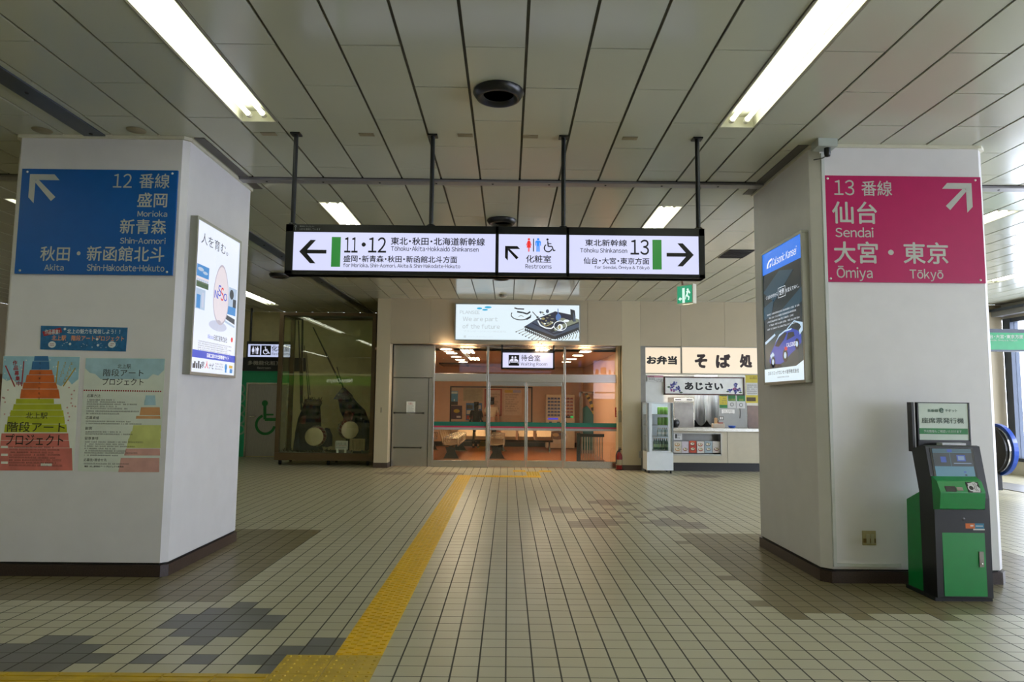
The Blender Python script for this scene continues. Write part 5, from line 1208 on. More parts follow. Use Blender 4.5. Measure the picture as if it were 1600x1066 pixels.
for cx, cy, mi in [(262, 497, 0), (285, 525, 0), (258, 528, 1), (245, 512, 2), (598, 503, 0), (572, 535, 0), (608, 538, 0), (598, 522, 1), (622, 530, 2)]:
    u, v_ = SGF.px(*C9(cx, cy))
    for k in range(9):
        a = rr.uniform(0, 6.28); d_ = rr.uniform(0, .06); cu_, cv_ = u + d_ * math.cos(a), v_ + d_ * math.sin(a)
        for e in range(4): mb.disc(SGF, cu_ + .012 * math.cos(e * 1.57 + a), cv_ + .012 * math.sin(e * 1.57 + a), .013, .013, -.017 + k * .0004, mi if k % 4 else 3, 8)
for cx, cy in ((232, 515), (300, 545), (560, 540), (630, 545)):
    u, v_ = SGF.px(*C9(cx, cy)); mb.flat(SGF, [(u - .05, v_), (u, v_ + .022), (u + .05, v_), (u, v_ - .022)], -.0175, 4)
mb.build('hydrangea_painting', [mat('petal_blue', '#3a4390', .5, var=.2), mat('petal_pink', '#a05a8c', .5, var=.2), mat('petal_violet', '#5a4a90', .5, var=.2), mat('petal_pale', '#8f93cc', .5), mat('leaf_green', '#4a6248', .5)], f)
def card(name, q, A, y, m, label, cat, group=None, th=.004):
    f = Frame((0, y, 0)); b = R(A, f, *q)
    o = MB().slab(f, b[0], b[1], b[2], b[3], -th, 0).build(name, m); return tag(o, label, cat, group), f, b
PAPR = mat('paper_white', '#cfd0ce', .5, var=.02)
o, f, b = card('hours_notice', (112, 452, 200, 487), C9, YL + .03, PAPR, 'opening hours paper with a pink heading left of the flower sign', 'notice')
mb = MB(); mb.rect(f, b[0], b[3] - .045, b[2], b[3], .001, 0); mb.text(f, '営業時間', (b[0] + .03, b[3] - .04, b[0] + .16, b[3] - .008), .002, 1, .01); mb.text(f, '9:00', R(C9, f, 120, 464, 152, 476), .002, 1, .01); mb.text(f, '～17:30', R(C9, f, 150, 471, 197, 485), .002, 1, .01)
mb.build('notice_print', [mat('paper_pink', '#cf8f9f', .5), PGREYT], o)
# the white boarded side and shutter post by the fridge
struct(MB().box(SX0 + .12, at_y(1037, 640, YL + .1).x, YL + .08, YL + .12, 0, at_y(1020, 586, YL + .1).z).build('wall_shop_board', SHW))
CT = lambda x, y: (1000 + x / 7.105, 600 + y / 7.105)
# ---- counter
YC = 16.25
CF = Frame((0, YC, 0))
z_top, z_und, z_kick = at_y(1110, 669, YC).z, at_y(1110, 674.5, YC).z, at_y(1110, 723.5, YC).z
cxa, cxb = at_y(1040, 690, YC).x, 7.5
r = R(CT, CF, 368, 545, 905, 795); rv = R(CT, CF, 970, 600, 971, 700)[0]
t = thing('shop_counter', ((cxa + cxb) / 2, YC + .3, 0), 'cream counter with a steel top and an open display recess at the noodle stand', 'counter')
CRM = mat('counter_cream', '#bdb49c', .4, var=.03)
MB().box(cxa, r[0], YC, YC + .03, z_kick, z_und).box(r[2], rv - .004, YC, YC + .03, z_kick, z_und).box(rv + .004, cxb, YC, YC + .03, z_kick, z_und).box(r[0], r[2], YC, YC + .03, z_kick, r[1]).box(r[0], r[2], YC, YC + .03, r[3], z_und).box(cxa, cxb, YC + .6, YC + .64, z_kick, z_und).build('counter_front', CRM, t)
MB().box(cxa - .02, cxb, YC - .05, YC + .66, z_und, z_top).build('counter_top', STEEL, t, .006)
MB().box(cxa, cxb, YC + .1, YC + .6, 0, z_kick).build('kick_plate', mat('kick_dark', '#0d0d12', .4), t)
MB().box(r[0] - .02, r[2] + .02, YC + .30, YC + .32, r[1] - .02, r[3] + .02).box(r[0], r[2], YC + .02, YC + .32, r[1] - .02, r[1]).box(r[0] - .02, r[0], YC + .02, YC + .32, r[1], r[3]).box(r[2], r[2] + .02, YC + .02, YC + .32, r[1], r[3]).build('display_recess', mat('recess_grey', '#8b8c8a', .3, .4), t)
MB().slab(CF, r[0], r[1], r[2], r[1] + .03, 0, .012).slab(CF, r[0], r[3] - .02, r[2], r[3], 0, .012).slab(CF, r[2] - .02, r[1], r[2], r[3], 0, .012).build('recess_frame', ALU, t)
menus = [((376, 640, 460, 765), '#c5bfae', '#b07a3c', 'rice bowl'), ((465, 640, 538, 768), '#c9c0c6', '#8a5a3c', 'small pot'), ((545, 632, 626, 765), '#b23a22', '#6b3a24', 'red'), ((634, 640, 712, 768), '#cfcac2', '#a5533c', 'pale bowl'), ((718, 638, 802, 766), '#9fb0b8', '#6a7078', 'blue-grey'), ((808, 638, 890, 766), '#c9c4bd', '#7a4038', 'dark dish')]
for i, (q, c1, c2, lab) in enumerate(menus):
    o, f, b = card('menu_card', q, CT, YC + .05, mat('menu_%d' % i, c1, .5, var=.06, scale=20), lab + ' menu picture in the counter display, ' + ['leftmost', 'second from the left', 'third from the left', 'third from the right', 'second from the right', 'rightmost'][i], 'menu card', 'menu cards in the counter display')
    mb = MB(); w, h = b[2] - b[0], b[3] - b[1]; m2 = mat('menu_food_%d' % i, c2, .5, var=.2, scale=30)
    for k, (u, v_) in enumerate([(.5, .3), (.45, .72)] if i in (0, 3, 2, 4) else [(.5, .32)]): mb.disc(f, b[0] + u * w, b[1] + v_ * h, .34 * w, .15 * h, .001, 0, 20); mb.disc(f, b[0] + u * w, b[1] + (v_ + .03) * h, .26 * w, .10 * h, .0016, 1, 20); mb.disc(f, b[0] + (u + .06) * w, b[1] + (v_ + .05) * h, .1 * w, .05 * h, .002, 2, 12)
    if i == 2: mb.rect(f, b[0] + .03, b[3] - .1 * h, b[2] - .03, b[3] - .02, .001, 3); mb.rect(f, b[0] + .03, b[1] + .03, b[2] - .03, b[1] + .12 * h, .001, 3)
    if i == 4: rng_lines(mb, f, (b[0] + .02, b[3] - .2 * h, b[2] - .02, b[3] - .08 * h), .001, 4, 5)
    mb.build('menu_picture', [m2, mat('menu_rim', '#d8cbb4', .5), mat('menu_green', '#6a7a3c', .5), mat('menu_orange', '#d97a2c', .5), PGREYT], o)
o, f, b = card('price_card', (375, 549, 467, 622), CT, YC + .04, PAPR, 'white card with black writing at the upper left of the counter display', 'card')
mb = MB(); mb.rect(f, b[0] + .03, b[3] - .12, b[0] + .08, b[3] - .02, .001, 0); rng_lines(mb, f, (b[0] + .04, b[1] + .10, b[2] - .03, b[1] + .14), .001, 0, 1); rng_lines(mb, f, (b[0] + .04, b[1] + .03, b[2] - .03, b[1] + .07), .001, 0, 2); mb.build('card_print', [PGREYT], o)
# ---- things behind and on the counter
def onc(px, py, y): q = at_y(px, py, y); return q.x
yk = 17.5
t = thing('steel_cabinet', (onc(1069, 650, yk), yk + .3, 0), 'steel glass-fronted cabinet behind the counter beside the curtain', 'cabinet')
x0, x1 = onc(1052, 650, yk), onc(1085, 650, yk); zc_ = at_y(1069, 621, yk).z
MB().box(x0, x1, yk, yk + .6, 0, zc_).build('cabinet_body', STEEL, t, .01)
cf = Frame((0, yk, 0)); MB().slab(cf, x0 + .02, zc_ - .10, x1 - .02, zc_ - .02, 0, .02, 0).slab(cf, x0 + .05, zc_ - .07, x0 + .2, zc_ - .05, .02, .024, 1).slab(cf, x1 - .2, zc_ - .07, x1 - .05, zc_ - .05, .02, .024, 1).build('cabinet_top_panel', [PAPR, BLK], t)
MB().slab(cf, x0 + .03, .9, x1 - .03, zc_ - .13, .0, .012).build('cabinet_glass', mat('frosted_grey', '#87888a', .15, .3, var=.2, scale=3), t)
x0, x1 = onc(1086, 640, 17.9), onc(1122, 640, 17.9); z1 = ZH + .28; z0 = at_y(1100, 663, 17.9).z
mb = MB(); N_ = 48; vs = []
for i in range(N_ + 1):
    x = x0 + (x1 - x0) * i / N_; y = 17.9 + .010 * math.sin(i * 1.1) + .006 * math.sin(i * 2.7)
    scal = abs(((i / N_ * 2) % 1) - .5) * 2; vs += [(x, y, z0 - .06 + .16 * scal * scal + .02), (x, y, z1)]
mb.add(vs, [(2 * i, 2 * i + 2, 2 * i + 3, 2 * i + 1) for i in range(N_)], 0, True)
o = mb.build('curtain', mat('curtain_sheer', '#e6edf4', .75, var=.06)); s_ = o.modifiers.new('thick', 'SOLIDIFY'); s_.thickness = .004; tag(o, 'pale translucent curtain with a scalloped hem behind the counter', 'curtain')
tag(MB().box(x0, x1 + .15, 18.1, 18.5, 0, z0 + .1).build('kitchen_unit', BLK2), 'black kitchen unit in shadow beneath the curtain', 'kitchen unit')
x0, x1 = onc(1123, 640, 17.2), onc(1167, 640, 17.2)
tag(MB().box(x0, x1, 17.2, 17.25, 0, 2.35).build('partition_board', mat('board_grey', '#8f9292', .5, var=.03)), 'plain grey partition board behind the counter carrying green leaflets', 'partition')
GRN = mat('leaflet_green', '#2f7a3c', .5); YLW = mat('leaflet_yellow', '#c9b83a', .5)
for i, (q, m, lab) in enumerate([((882, 120, 968, 268), YLW, 'yellow and green leaflet, leftmost of three above the counter'), ((978, 120, 1062, 266), PAPR, 'green and white leaflet, middle one of three above the counter'), ((1076, 120, 1166, 272), PAPR, 'green and white leaflet, rightmost of three above the counter')]):
    o, f, b = card('leaflet', q, CT, YL + .06, m, lab, 'leaflet', 'leaflets above the counter'); mb = MB(); w, h = b[2] - b[0], b[3] - b[1]
    if i: mb.rect(f, b[0], b[1] + .52 * h, b[2], b[3], .001, 0); mb.ring(f, b[0] + .5 * w, b[1] + .25 * h, .18 * w, .24 * w, .001, 1); rng_lines(mb, f, (b[0] + .08 * w, b[1] + .58 * h, b[2] - .05 * w, b[1] + .68 * h), .002, 2, i)
    else: mb.rect(f, b[0], b[1], b[2], b[1] + .24 * h, .001, 0); [rng_lines(mb, f, (b[0] + .3 * w, b[1] + (.35 + .17 * k) * h, b[2] - .1 * w, b[1] + (.42 + .17 * k) * h), .001, 1, k) for k in range(4)]; mb.rect(f, b[0], b[3] - .1 * h, b[2], b[3], .001, 0)
    mb.build('leaflet_print', [GRN, PGREYT, YLW], o)
o, f, b = card('white_note', (908, 285, 1050, 328), CT, 17.195, PAPR, 'small white note on the grey partition below the leaflets', 'note'); mb = MB(); [rng_lines(mb, f, (b[0] + .04, b[3] - .05 - k * .05, b[2] - .05, b[3] - .025 - k * .05), .001, 0, k) for k in range(2)]; mb.build('note_print', [PGREYT], o)
o, f, b = card('wall_outlet', (880, 358, 928, 403), CT, 17.195, mat('outlet_grey', '#5c5a56', .4), 'dark wall outlet on the grey partition above the counter', 'wall outlet'); MB().rect(f, b[0] + .02, b[1] + .02, (b[0] + b[2]) / 2 - .008, b[3] - .02, .001).rect(f, (b[0] + b[2]) / 2 + .008, b[1] + .02, b[2] - .02, b[3] - .02, .001).build('socket', PAPR, o)
q0, q1 = at_y(1156, 638, 17.19), at_y(1156, 654, 17.19); tag(MB().tube([(q0.x, 17.19, q0.z), (q0.x + .01, 17.185, (q0.z + q1.z) / 2), (q1.x, 17.19, q1.z)], .008).build('cord', BLK2), 'short dark cord hanging on the grey partition', 'cord')
o, f, b = card('menu_poster', (1172, -98, 1330, 212), CT, YL + .06, YLW, 'yellow and white menu poster at the right end of the noodle stand', 'poster'); mb = MB(); w, h = b[2] - b[0], b[3] - b[1]
mb.rect(f, b[0] + .04 * w, b[1] + .28 * h, b[2] - .04 * w, b[1] + .72 * h, .001, 0); rng_lines(mb, f, (b[0] + .3 * w, b[3] - .14 * h, b[2] - .1 * w, b[3] - .06 * h), .002, 1, 4); mb.rect(f, b[0] + .05 * w, b[1] + .06 * h, b[2] - .3 * w, b[1] + .2 * h, .0012, 1)
for k in range(5): rng_lines(mb, f, (b[0] + .1 * w, b[1] + (.32 + .075 * k) * h, b[2] - .15 * w, b[1] + (.36 + .075 * k) * h), .002, 1, 60 + k); 
mb.build('poster_print', [PAPR, mat('ink_umber', '#4a3c14', .5)], o)
x0 = onc(1168, 650, 17.3); tag(MB().box(x0, 7.5, 17.28, 17.32, 0, at_y(1176, 634, 17.3).z).build('brown_board', mat('board_brown', '#7d6a62', .4, var=.1)), 'reddish brown board at the right end behind the counter', 'board')
# counter goods
def ctop(px, y): return onc(px, 668, y)
x0, x1 = ctop(1113, 16.5), ctop(1131, 16.5)
t = thing('condiment_tray', ((x0 + x1) / 2, 16.5, z_top), 'cream tray with cards and packets standing on the steel counter top', 'tray')
MB().box(x0, x1, 16.42, 16.58, z_top, z_top + .10).build('tray_body', mat('tray_cream', '#b8aa98', .5), t, .006); MB().box(x0 + .05, x0 + .12, 16.47, 16.50, z_top + .1, z_top + .24).build('card', mat('card_tan', '#b08a5c', .5), t); MB().box(x0 + .14, x1 - .03, 16.45, 16.52, z_top + .1, z_top + .13).build('packet', mat('packet_red', '#8c4038', .5), t)
x0, x1 = ctop(1138, 16.5), ctop(1149.5, 16.5)
t = thing('blue_dish', ((x0 + x1) / 2, 16.5, z_top), 'flat blue dish on the counter to the right of the cream tray', 'dish'); MB().lathe(((x0 + x1) / 2, 16.5, z_top), [(.06, 0), (.10, .05), (.094, .05), (.055, .01), (.001, .01)], 20).build('dish_bowl', mat('dish_blue', '#1c4fae', .4), t)
x0 = ctop(1055, 16.6); t = thing('black_pot', (x0, 16.6, z_top), 'black round pot on the counter just behind the drinks fridge', 'pot'); MB().lathe((x0, 16.6, z_top), [(.06, 0), (.10, .06), (.105, .13), (.07, .2), (.02, .215), (.02, .24), (.001, .24)], 20).build('pot_body', BLK, t)
# ---------------------------------------------------------------- drinks fridge and its bottles
YFR = 15.7
FF = Frame((0, YFR, 0))
a = FF.box(1011, 629, 1052, 736.5); fx0, fx1 = a[0], a[2]; fz1 = a[3]; fz0 = .07
win = R(CT, FF, 135, 220, 313, 745)
t = thing('drinks_fridge', ((fx0 + fx1) / 2, YFR + .27, 0), 'tall white glass-fronted drinks fridge at the left end of the noodle stand counter', 'fridge')
FW = mat('fridge_white', '#dde4e8', .3, var=.02)
yb = YFR + .52; zw0, zw1 = win[1], win[3]
mb = MB().box(fx0, fx1, YFR + .02, yb, fz0, zw0 - .02).box(fx0, fx1, YFR + .02, yb, zw1 + .03, fz1).box(fx0, fx1, yb - .04, yb, zw0 - .02, zw1 + .03)
for x in (fx0, fx1 - .04): mb.box(x, x + .04, YFR + .02, YFR + .06, zw0 - .02, zw1 + .03)
mb.build('fridge_body', FW, t, .004)
mb = MB().box(fx0, win[0], YFR, YFR + .02, zw0 - .03, fz1).box(win[2], fx1, YFR, YFR + .02, zw0 - .03, fz1).box(win[0], win[2], YFR, YFR + .02, zw1, fz1).box(win[0], win[2], YFR, YFR + .02, zw0 - .03, zw0)
d = mb.build('fridge_door', FW, t, .003)
MB().box(win[0], win[2], YFR + .006, YFR + .014, zw0, zw1).build('door_glass', glass('fridge_glass', (.96, .98, .98), .8), d)
for px in (1012.5, 1050.5): q = FF.box(px - .5, 630, px + .5, 706); MB().box(q[0] - .012, q[2] + .012, YFR - .035, YFR - .002, q[1], q[3]).build('door_handle', mat('handle_grey', '#7d8484', .3, .5), d)
MB().box(fx0 + .002, fx0 + .008, YFR + .06, yb - .04, zw0 - .02, zw1 + .03).box(fx1 - .008, fx1 - .002, YFR + .06, yb - .04, zw0 - .02, zw1 + .03).build('side_glass', glass('fridge_glass'), t)
for x in (fx0 + .05, fx1 - .05):
    for y in (YFR + .06, yb - .06): MB().cyl((x, y, 0), (x, y, fz0), .018, k=10).build('foot', BLK2, t)
MB().box(fx0 + .06, fx1 - .06, YFR + .06, YFR + .16, zw1 + .004, zw1 + .016).build('hidden_fill_lamp', lit('fridge_fill', (.95, 1, 1), 9), t)  # unseen glowing strip added above the window to brighten the shelves
SHEL = mat('shelf_grey', '#8d9494', .3, .3)
sz = [FF.px(1030, y)[1] for y in (647.5, 664.5, 682, 703.5)]
for z in sz: MB().box(fx0 + .02, fx1 - .02, YFR + .08, yb - .06, z - .012, z).build('shelf', SHEL, t)
CANG = mat('can_green', '#5a8f2c', .3, .2); CANT = mat('can_top', '#8a6f4a', .3, .6); BCL = mat('bottle_clear', '#a9b8bc', .15, var=.05); BDG = mat('bottle_green', '#1f4a34', .15); BCAP = mat('bottle_cap', '#a88a58', .4); BLAB = mat('bottle_label', '#6d8a58', .5)
def can(h):
    t = thing('drink_can', (0, 0, 0), '', 'can'); MB().lathe((0, 0, 0), [(.028, 0), (.033, .008), (.033, h - .015), (.027, h)], 14).build('can_body', CANG, t); MB().lathe((0, 0, h), [(.026, 0), (.024, .004), (.001, .003)], 12).build('can_lid', CANT, t); return t
def bottle(h, m, lab):
    t = thing('drink_bottle', (0, 0, 0), '', 'bottle'); b_ = MB().lathe((0, 0, 0), [(.028, 0), (.032, .01), (.032, h * .58), (.026, h * .72), (.013, h * .86), (.013, h * .93)], 14).build('bottle_body', m, t); MB().lathe((0, 0, h * .93), [(.015, 0), (.015, h * .07), (.001, h * .07)], 12).build('bottle_cap', BCAP, t); MB().lathe((0, 0, h * .22), [(.0328, 0), (.0328, h * .26)], 14).build('bottle_label', lab, t); return t
for si, (n_, x0p, x1p, mk, lab, grp) in enumerate([(5, 1028, 1043, lambda: can(.16), 'green drink can on the top shelf of the fridge', 'cans on the top fridge shelf'), (5, 1028, 1043, lambda: can(.175), 'green drink can on the second shelf of the fridge', 'cans on the second fridge shelf'),
                                            (5, 1027, 1043, lambda: bottle(.19, BCL, PAPR), 'clear drink bottle on the third shelf of the fridge', 'clear bottles on the third fridge shelf'), (7, 1021, 1043, lambda: bottle(.26, BDG, BLAB), 'dark green tea bottle on the bottom shelf of the fridge', 'green tea bottles on the bottom fridge shelf')]):
    xa_, xb_ = at_y(x0p, 680, YFR + .18).x, at_y(x1p, 680, YFR + .18).x
    proto = mk(); st = (xb_ - xa_) / n_
    for k in range(n_):
        loc = (xa_ + (k + .5) * st, YFR + .17 + .02 * (k % 2), sz[si])
        if k == 0: proto.location = loc; proto['label'] = lab; proto['group'] = grp
        else: dup(proto, loc, lab, grp)

# ================================================================ display case with two deer-dance costumes
YCA = 16.87
DF = Frame((0, YCA, 0))
BRZ = mat('case_bronze', '#5e4b30', .4, .3, var=.06)
c0, c1 = at_y(432, 620, YCA).x, at_y(585, 620, YCA).x
zt_ = DF.px(510, 489)[1]; zg1 = DF.px(510, 493.5)[1]; zg0 = DF.px(510, 708)[1]; zb_ = DF.px(510, 720)[1]
t = thing('display_case', ((c0 + c1) / 2, YCA + .5, 0), 'tall bronze-framed glass display case on castors left of the waiting room', 'display case')
yb = YCA + 1.0; p_ = .10
mb = MB()
for x in (c0, c1 - p_):
    for y in (YCA, yb - p_): mb.box(x, x + p_, y, y + p_, zg0, zg1)
mb.box(c0, c1, YCA, YCA + p_, zg1, zt_).box(c0, c1, yb - p_, yb, zg1, zt_).box(c0, c0 + p_, YCA + p_, yb - p_, zg1, zt_).box(c1 - p_, c1, YCA + p_, yb - p_, zg1, zt_)
mb.box(c0, c1, YCA, YCA + .05, zb_, zg0 - .0).box(c0, c1, yb - .05, yb, zb_, zg0).box(c0, c0 + .05, YCA + .05, yb - .05, zb_, zg0).box(c1 - .05, c1, YCA + .05, yb - .05, zb_, zg0)
mb.build('case_frame', BRZ, t, .006)
MB().box(c0 + .05, c1 - .05, YCA + .05, yb - .05, zg0 - .05, zg0).build('case_floor', mat('case_cloth', '#7d8270', .6), t)
MB().box(c0 + p_, c1 - p_, YCA + .02, yb - .02, zg1 + .05, zg1 + .08).build('case_top', mat('case_top_dark', '#3a3a2e', .5), t)
CG = glass('case_glass', (.975, .985, .93), 1.0)
MB().box(c0 + p_ - .01, c1 - p_ + .01, YCA + .03, YCA + .038, zg0, zg1).build('front_glass', CG, t)
MB().box(c0 + .03, c0 + .038, YCA + p_, yb - p_, zg0, zg1).box(c1 - .038, c1 - .03, YCA + p_, yb - p_, zg0, zg1).build('side_glass', CG, t)
for x in (c0 + .12, (c0 + c1) / 2 + .1, c1 - .14):
    for y in (YCA + .09, yb - .09):
        k_ = MB().cyl((x - .02, y, .065), (x + .02, y, .065), .065, k=14).build('caster', BLK2, t); MB().box(x - .035, x + .035, y - .03, y + .03, .10, zb_ + .02).build('caster_fork', STEELD, k_)
struct(MB().box(c1 + .01, PX0 - .0, YCA + .45, YCA + .5, 0, ZC).build('slot_shade_sheet', mat('slot_shade_black', '#0e0d0a', .8)))  # black sheet across the gap, standing in for the shade there
ROBE = mat('robe_black', '#0e0c10', .8, var=.5, scale=14, bump=.3); ROBE2 = mat('robe_indigo', '#2b2d38', .8, var=.5, scale=25, bump=.3); SKN = mat('drum_skin', '#b8ae84', .5, var=.08); DRD = mat('drum_red', '#6e2a1c', .5, var=.3, scale=30); DRW = mat('drum_pale_cord', '#8a8570', .6); FRAY = mat('hemp_fray', '#4a3f28', .8, var=.4, scale=40); BAM = mat('pole_dark', '#3c3222', .6, var=.3); SASH = mat('sash_red', '#4f1c16', .7, var=.4, scale=20)
zf = zg0
yd = YCA + .45
def ctx(px, py, y=yd): q = at_y(px, py, y); return q.x, q.z
CD = lambda x, y: (390 + x / 3.81, 460 + y / 3.81)
def sheet(mb, rows, mi=0, jag=.0, seed=1):
    """a draped, closed body from rows of (left px, right px, y px, depth)"""
    r = random.Random(seed); k = 18; vs = []
    for (xl_, xr_, y_, dp) in rows:
        (a_, z_), (b_, _) = ctx(*CD(xl_, y_)), ctx(*CD(xr_, y_))
        c_, w_ = (a_ + b_) / 2, (b_ - a_) / 2
        for i in range(k):
            t_ = 2 * math.pi * i / k; f_ = 1 + r.uniform(-.07, .07)
            vs.append((c_ + w_ * f_ * math.cos(t_), yd + dp * f_ * math.sin(t_), max(zf + .003, z_ + r.uniform(-jag, jag))))
    fs = [(j * k + i, j * k + (i + 1) % k, (j + 1) * k + (i + 1) % k, (j + 1) * k + i) for j in range(len(rows) - 1) for i in range(k)]
    mb.add(vs, fs + [tuple(range(k)), tuple(range(len(vs) - k, len(vs)))], mi, True); return mb
def drum(parent, px, py, rpx, dx, tilt):
    x, z = ctx(*CD(px, py), yd - .36); r_ = rpx / 3.81 / FPX * (yd - .36)
    c_ = Vector((x, yd - .36, z)); ax = Vector((dx, 1, tilt)).normalized()
    o = MB().lathe(c_, [(r_ * .96, 0), (r_ * 1.12, .06), (r_ * 1.22, .2), (r_ * 1.12, .34), (r_ * .96, .40)], 24, 0, axis=ax).build('drum_body', DRD, parent)
    MB().lathe(c_, [(r_ * 1.05, .012), (r_ * 1.10, .0), (r_ * 1.0, -.012), (.001, -.012)], 24, 0, axis=ax).build('drum_skin', SKN, o)
    mb = MB(); a_ = ax.orthogonal().normalized(); b_ = ax.cross(a_)
    for i in range(16):
        t_ = 2 * math.pi * i / 16; e = lambda tt, rr_, h: c_ + ax * h + a_ * (rr_ * math.cos(tt)) + b_ * (rr_ * math.sin(tt))
        mb.tube([e(t_, r_ * 1.10, 0), e(t_ + .2, r_ * 1.24, .2), e(t_, r_ * 1.1, .4)], .009, 5)
    mb.lathe(c_, [(r_ * 1.23, .17), (r_ * 1.25, .2), (r_ * 1.23, .23)], 24, 0, axis=ax); mb.build('drum_cord', DRW, o)
(x0_, z0_) = ctx(*CD(345, 780))
t = thing('drum_costume', (x0_, yd, zf), 'black deer-dance drum costume with an upright drum low in front and two dark poles', 'costume', 'deer-dance costumes in the display case')
sheet(MB(), [(262, 440, 925, .30), (268, 425, 890, .30), (272, 425, 820, .27), (292, 418, 740, .24), (318, 418, 670, .20), (328, 422, 640, .17)], 0, .01, 3).build('robe', ROBE, t)
sheet(MB(), [(270, 345, 912, .33), (280, 330, 860, .32), (290, 318, 820, .29)], 0, .01, 5).build('trouser_cloth', ROBE2, t)
mb = MB(); sheet(mb, [(328, 424, 662, .19), (322, 430, 648, .2), (330, 424, 628, .17)], 0, .012, 4); r_ = random.Random(8)
for i in range(60):
    x, z = ctx(*CD(r_.uniform(328, 425), r_.uniform(622, 648))); y = yd + r_.uniform(-.17, .17); mb.tube([(x, y, z), (x + r_.uniform(-.04, .04), y + r_.uniform(-.03, .03), z + r_.uniform(.03, .07))], .006, 4)
mb.build('neck_fringe', FRAY, t)
mb = MB(); sheet(mb, [(300, 372, 770, .27), (302, 372, 740, .26), (314, 372, 722, .24)], 0, .008, 6); mb.build('sash', SASH, t)
drum(t, 384, 848, 50, .0, .02)
mb = MB(); sheet(mb, [(432, 492, 905, .20), (430, 492, 840, .18), (445, 475, 800, .12)], 0, .02, 9); mb.build('side_cloth', ROBE2, t)
mb = MB(); r_ = random.Random(5)
for i in range(90):
    x, z = ctx(*CD(r_.uniform(220, 470), 925)); y = yd + r_.uniform(-.32, .1); a_ = r_.uniform(0, 6.28); mb.tube([(x, y, zf + .01), (x + .05 * math.cos(a_), y + .05 * math.sin(a_), zf + r_.uniform(.02, .10))], .010, 4)
mb.build('straw_fringe', FRAY, t)
for (xa_, ya_, xb_, yb_, w_) in [(300, 690, 275, 150, .05), (300, 650, 300, 140, .075), (345, 640, 310, 300, .028), (352, 600, 322, 330, .022)]:
    (a_, za_), (b_, zb2) = ctx(*CD(xa_, ya_)), ctx(*CD(xb_, yb_)); MB().box(-.5, .5, -.5, .5, 0, 1) and MB().cyl((a_, yd + .12, za_), (b_, yd + .22, min(zb2, zg1 + .04)), w_ / 2, w_ / 3, k=8).build('back_pole', BAM, t)
(x0_, z0_) = ctx(*CD(600, 780))
t = thing('drum_costume', (x0_, yd, zf), 'black deer-dance drum costume with a raised drum and a pale grey mask', 'costume', 'deer-dance costumes in the display case')
sheet(MB(), [(560, 712, 925, .28), (575, 710, 850, .30), (570, 712, 770, .28), (540, 690, 690, .25), (528, 640, 640, .2), (522, 612, 610, .17)], 0, .01, 13).build('robe', ROBE, t)
mb = MB(); sheet(mb, [(500, 622, 625, .2), (515, 612, 600, .19), (540, 580, 570, .10), (552, 566, 556, .05)], 0, .012, 14); mb.build('deer_mask', mat('mask_grey', '#4d4f56', .6, var=.5, scale=30), t)
MB().ball(ctx(*CD(557, 578))[0:1] + (yd - .12,) + ctx(*CD(557, 578))[1:], .05).ball((ctx(*CD(540, 600))[0], yd - .19, ctx(*CD(540, 600))[1]), .025).build('mask_pompom', DRW, t)
sheet(MB(), [(560, 640, 760, .29), (560, 650, 720, .28), (565, 640, 690, .26)], 0, .008, 16).build('sash', SASH, t)
sheet(MB(), [(664, 708, 905, .26), (666, 708, 830, .26), (672, 702, 760, .24)], 0, .015, 17).build('side_cloth', ROBE2, t)
drum(t, 597, 808, 47, -.52, .06)
for (xa_, ya_, xb_, yb_, w_) in [(535, 530, 362, 190, .05), (560, 585, 505, 430, .035)]:
    (a_, za_), (b_, zb2) = ctx(*CD(xa_, ya_)), ctx(*CD(xb_, yb_)); MB().cyl((a_, yd + .1, za_), (b_, yd + .25, zb2), w_ / 2, w_ / 3, k=8).build('back_pole', BAM, t)
for i, (q, m, m2, lab, tx) in enumerate([((509, 872, 585, 925), mat('placard_white', '#c2c6c0', .5), PGREYT, 'white printed placard standing at the front of the display case', 'x'), ((595, 860, 686, 932), mat('placard_tan', '#9a8a62', .5), mat('ink_sepia', '#4f3f22', .5), 'tan wooden placard of fine writing standing at the front of the display case', '')]):
    f = Frame((0, YCA + .12, 0)); b = R(CD, f, *q); zl = max(b[1], zf + .03)
    o = thing('placard', ((b[0] + b[2]) / 2, YCA + .12, zf), lab, 'placard')
    bd = MB().slab(f, b[0], zl, b[2], b[3], -.012, 0).build('placard_board', m, o); mb = MB()
    if tx: rng_lines(mb, f, (b[0] + .03, b[3] - .09, b[2] - .03, b[3] - .05), .002, 0, 77); rng_lines(mb, f, (b[0] + .02, zl + .09, b[2] - .02, zl + .11), .002, 1, 3); rng_lines(mb, f, (b[0] + .02, zl + .05, b[2] - .05, zl + .065), .002, 0, 4)
    else: [mb.rect(f, b[0] + .03 + k * .034, zl + .03 + .02 * (k % 2), b[0] + .04 + k * .034, b[3] - .03, .002, 0) for k in range(int((b[2] - b[0] - .05) / .034))]
    mb.build('placard_print', [m2, PRED], bd)
    for x in (b[0] + .06, b[2] - .06): MB().box(x - .02, x + .02, YCA + .09, YCA + .17, zf, zl + .02).build('stand_foot', STEELD if i else PWHITE, o)

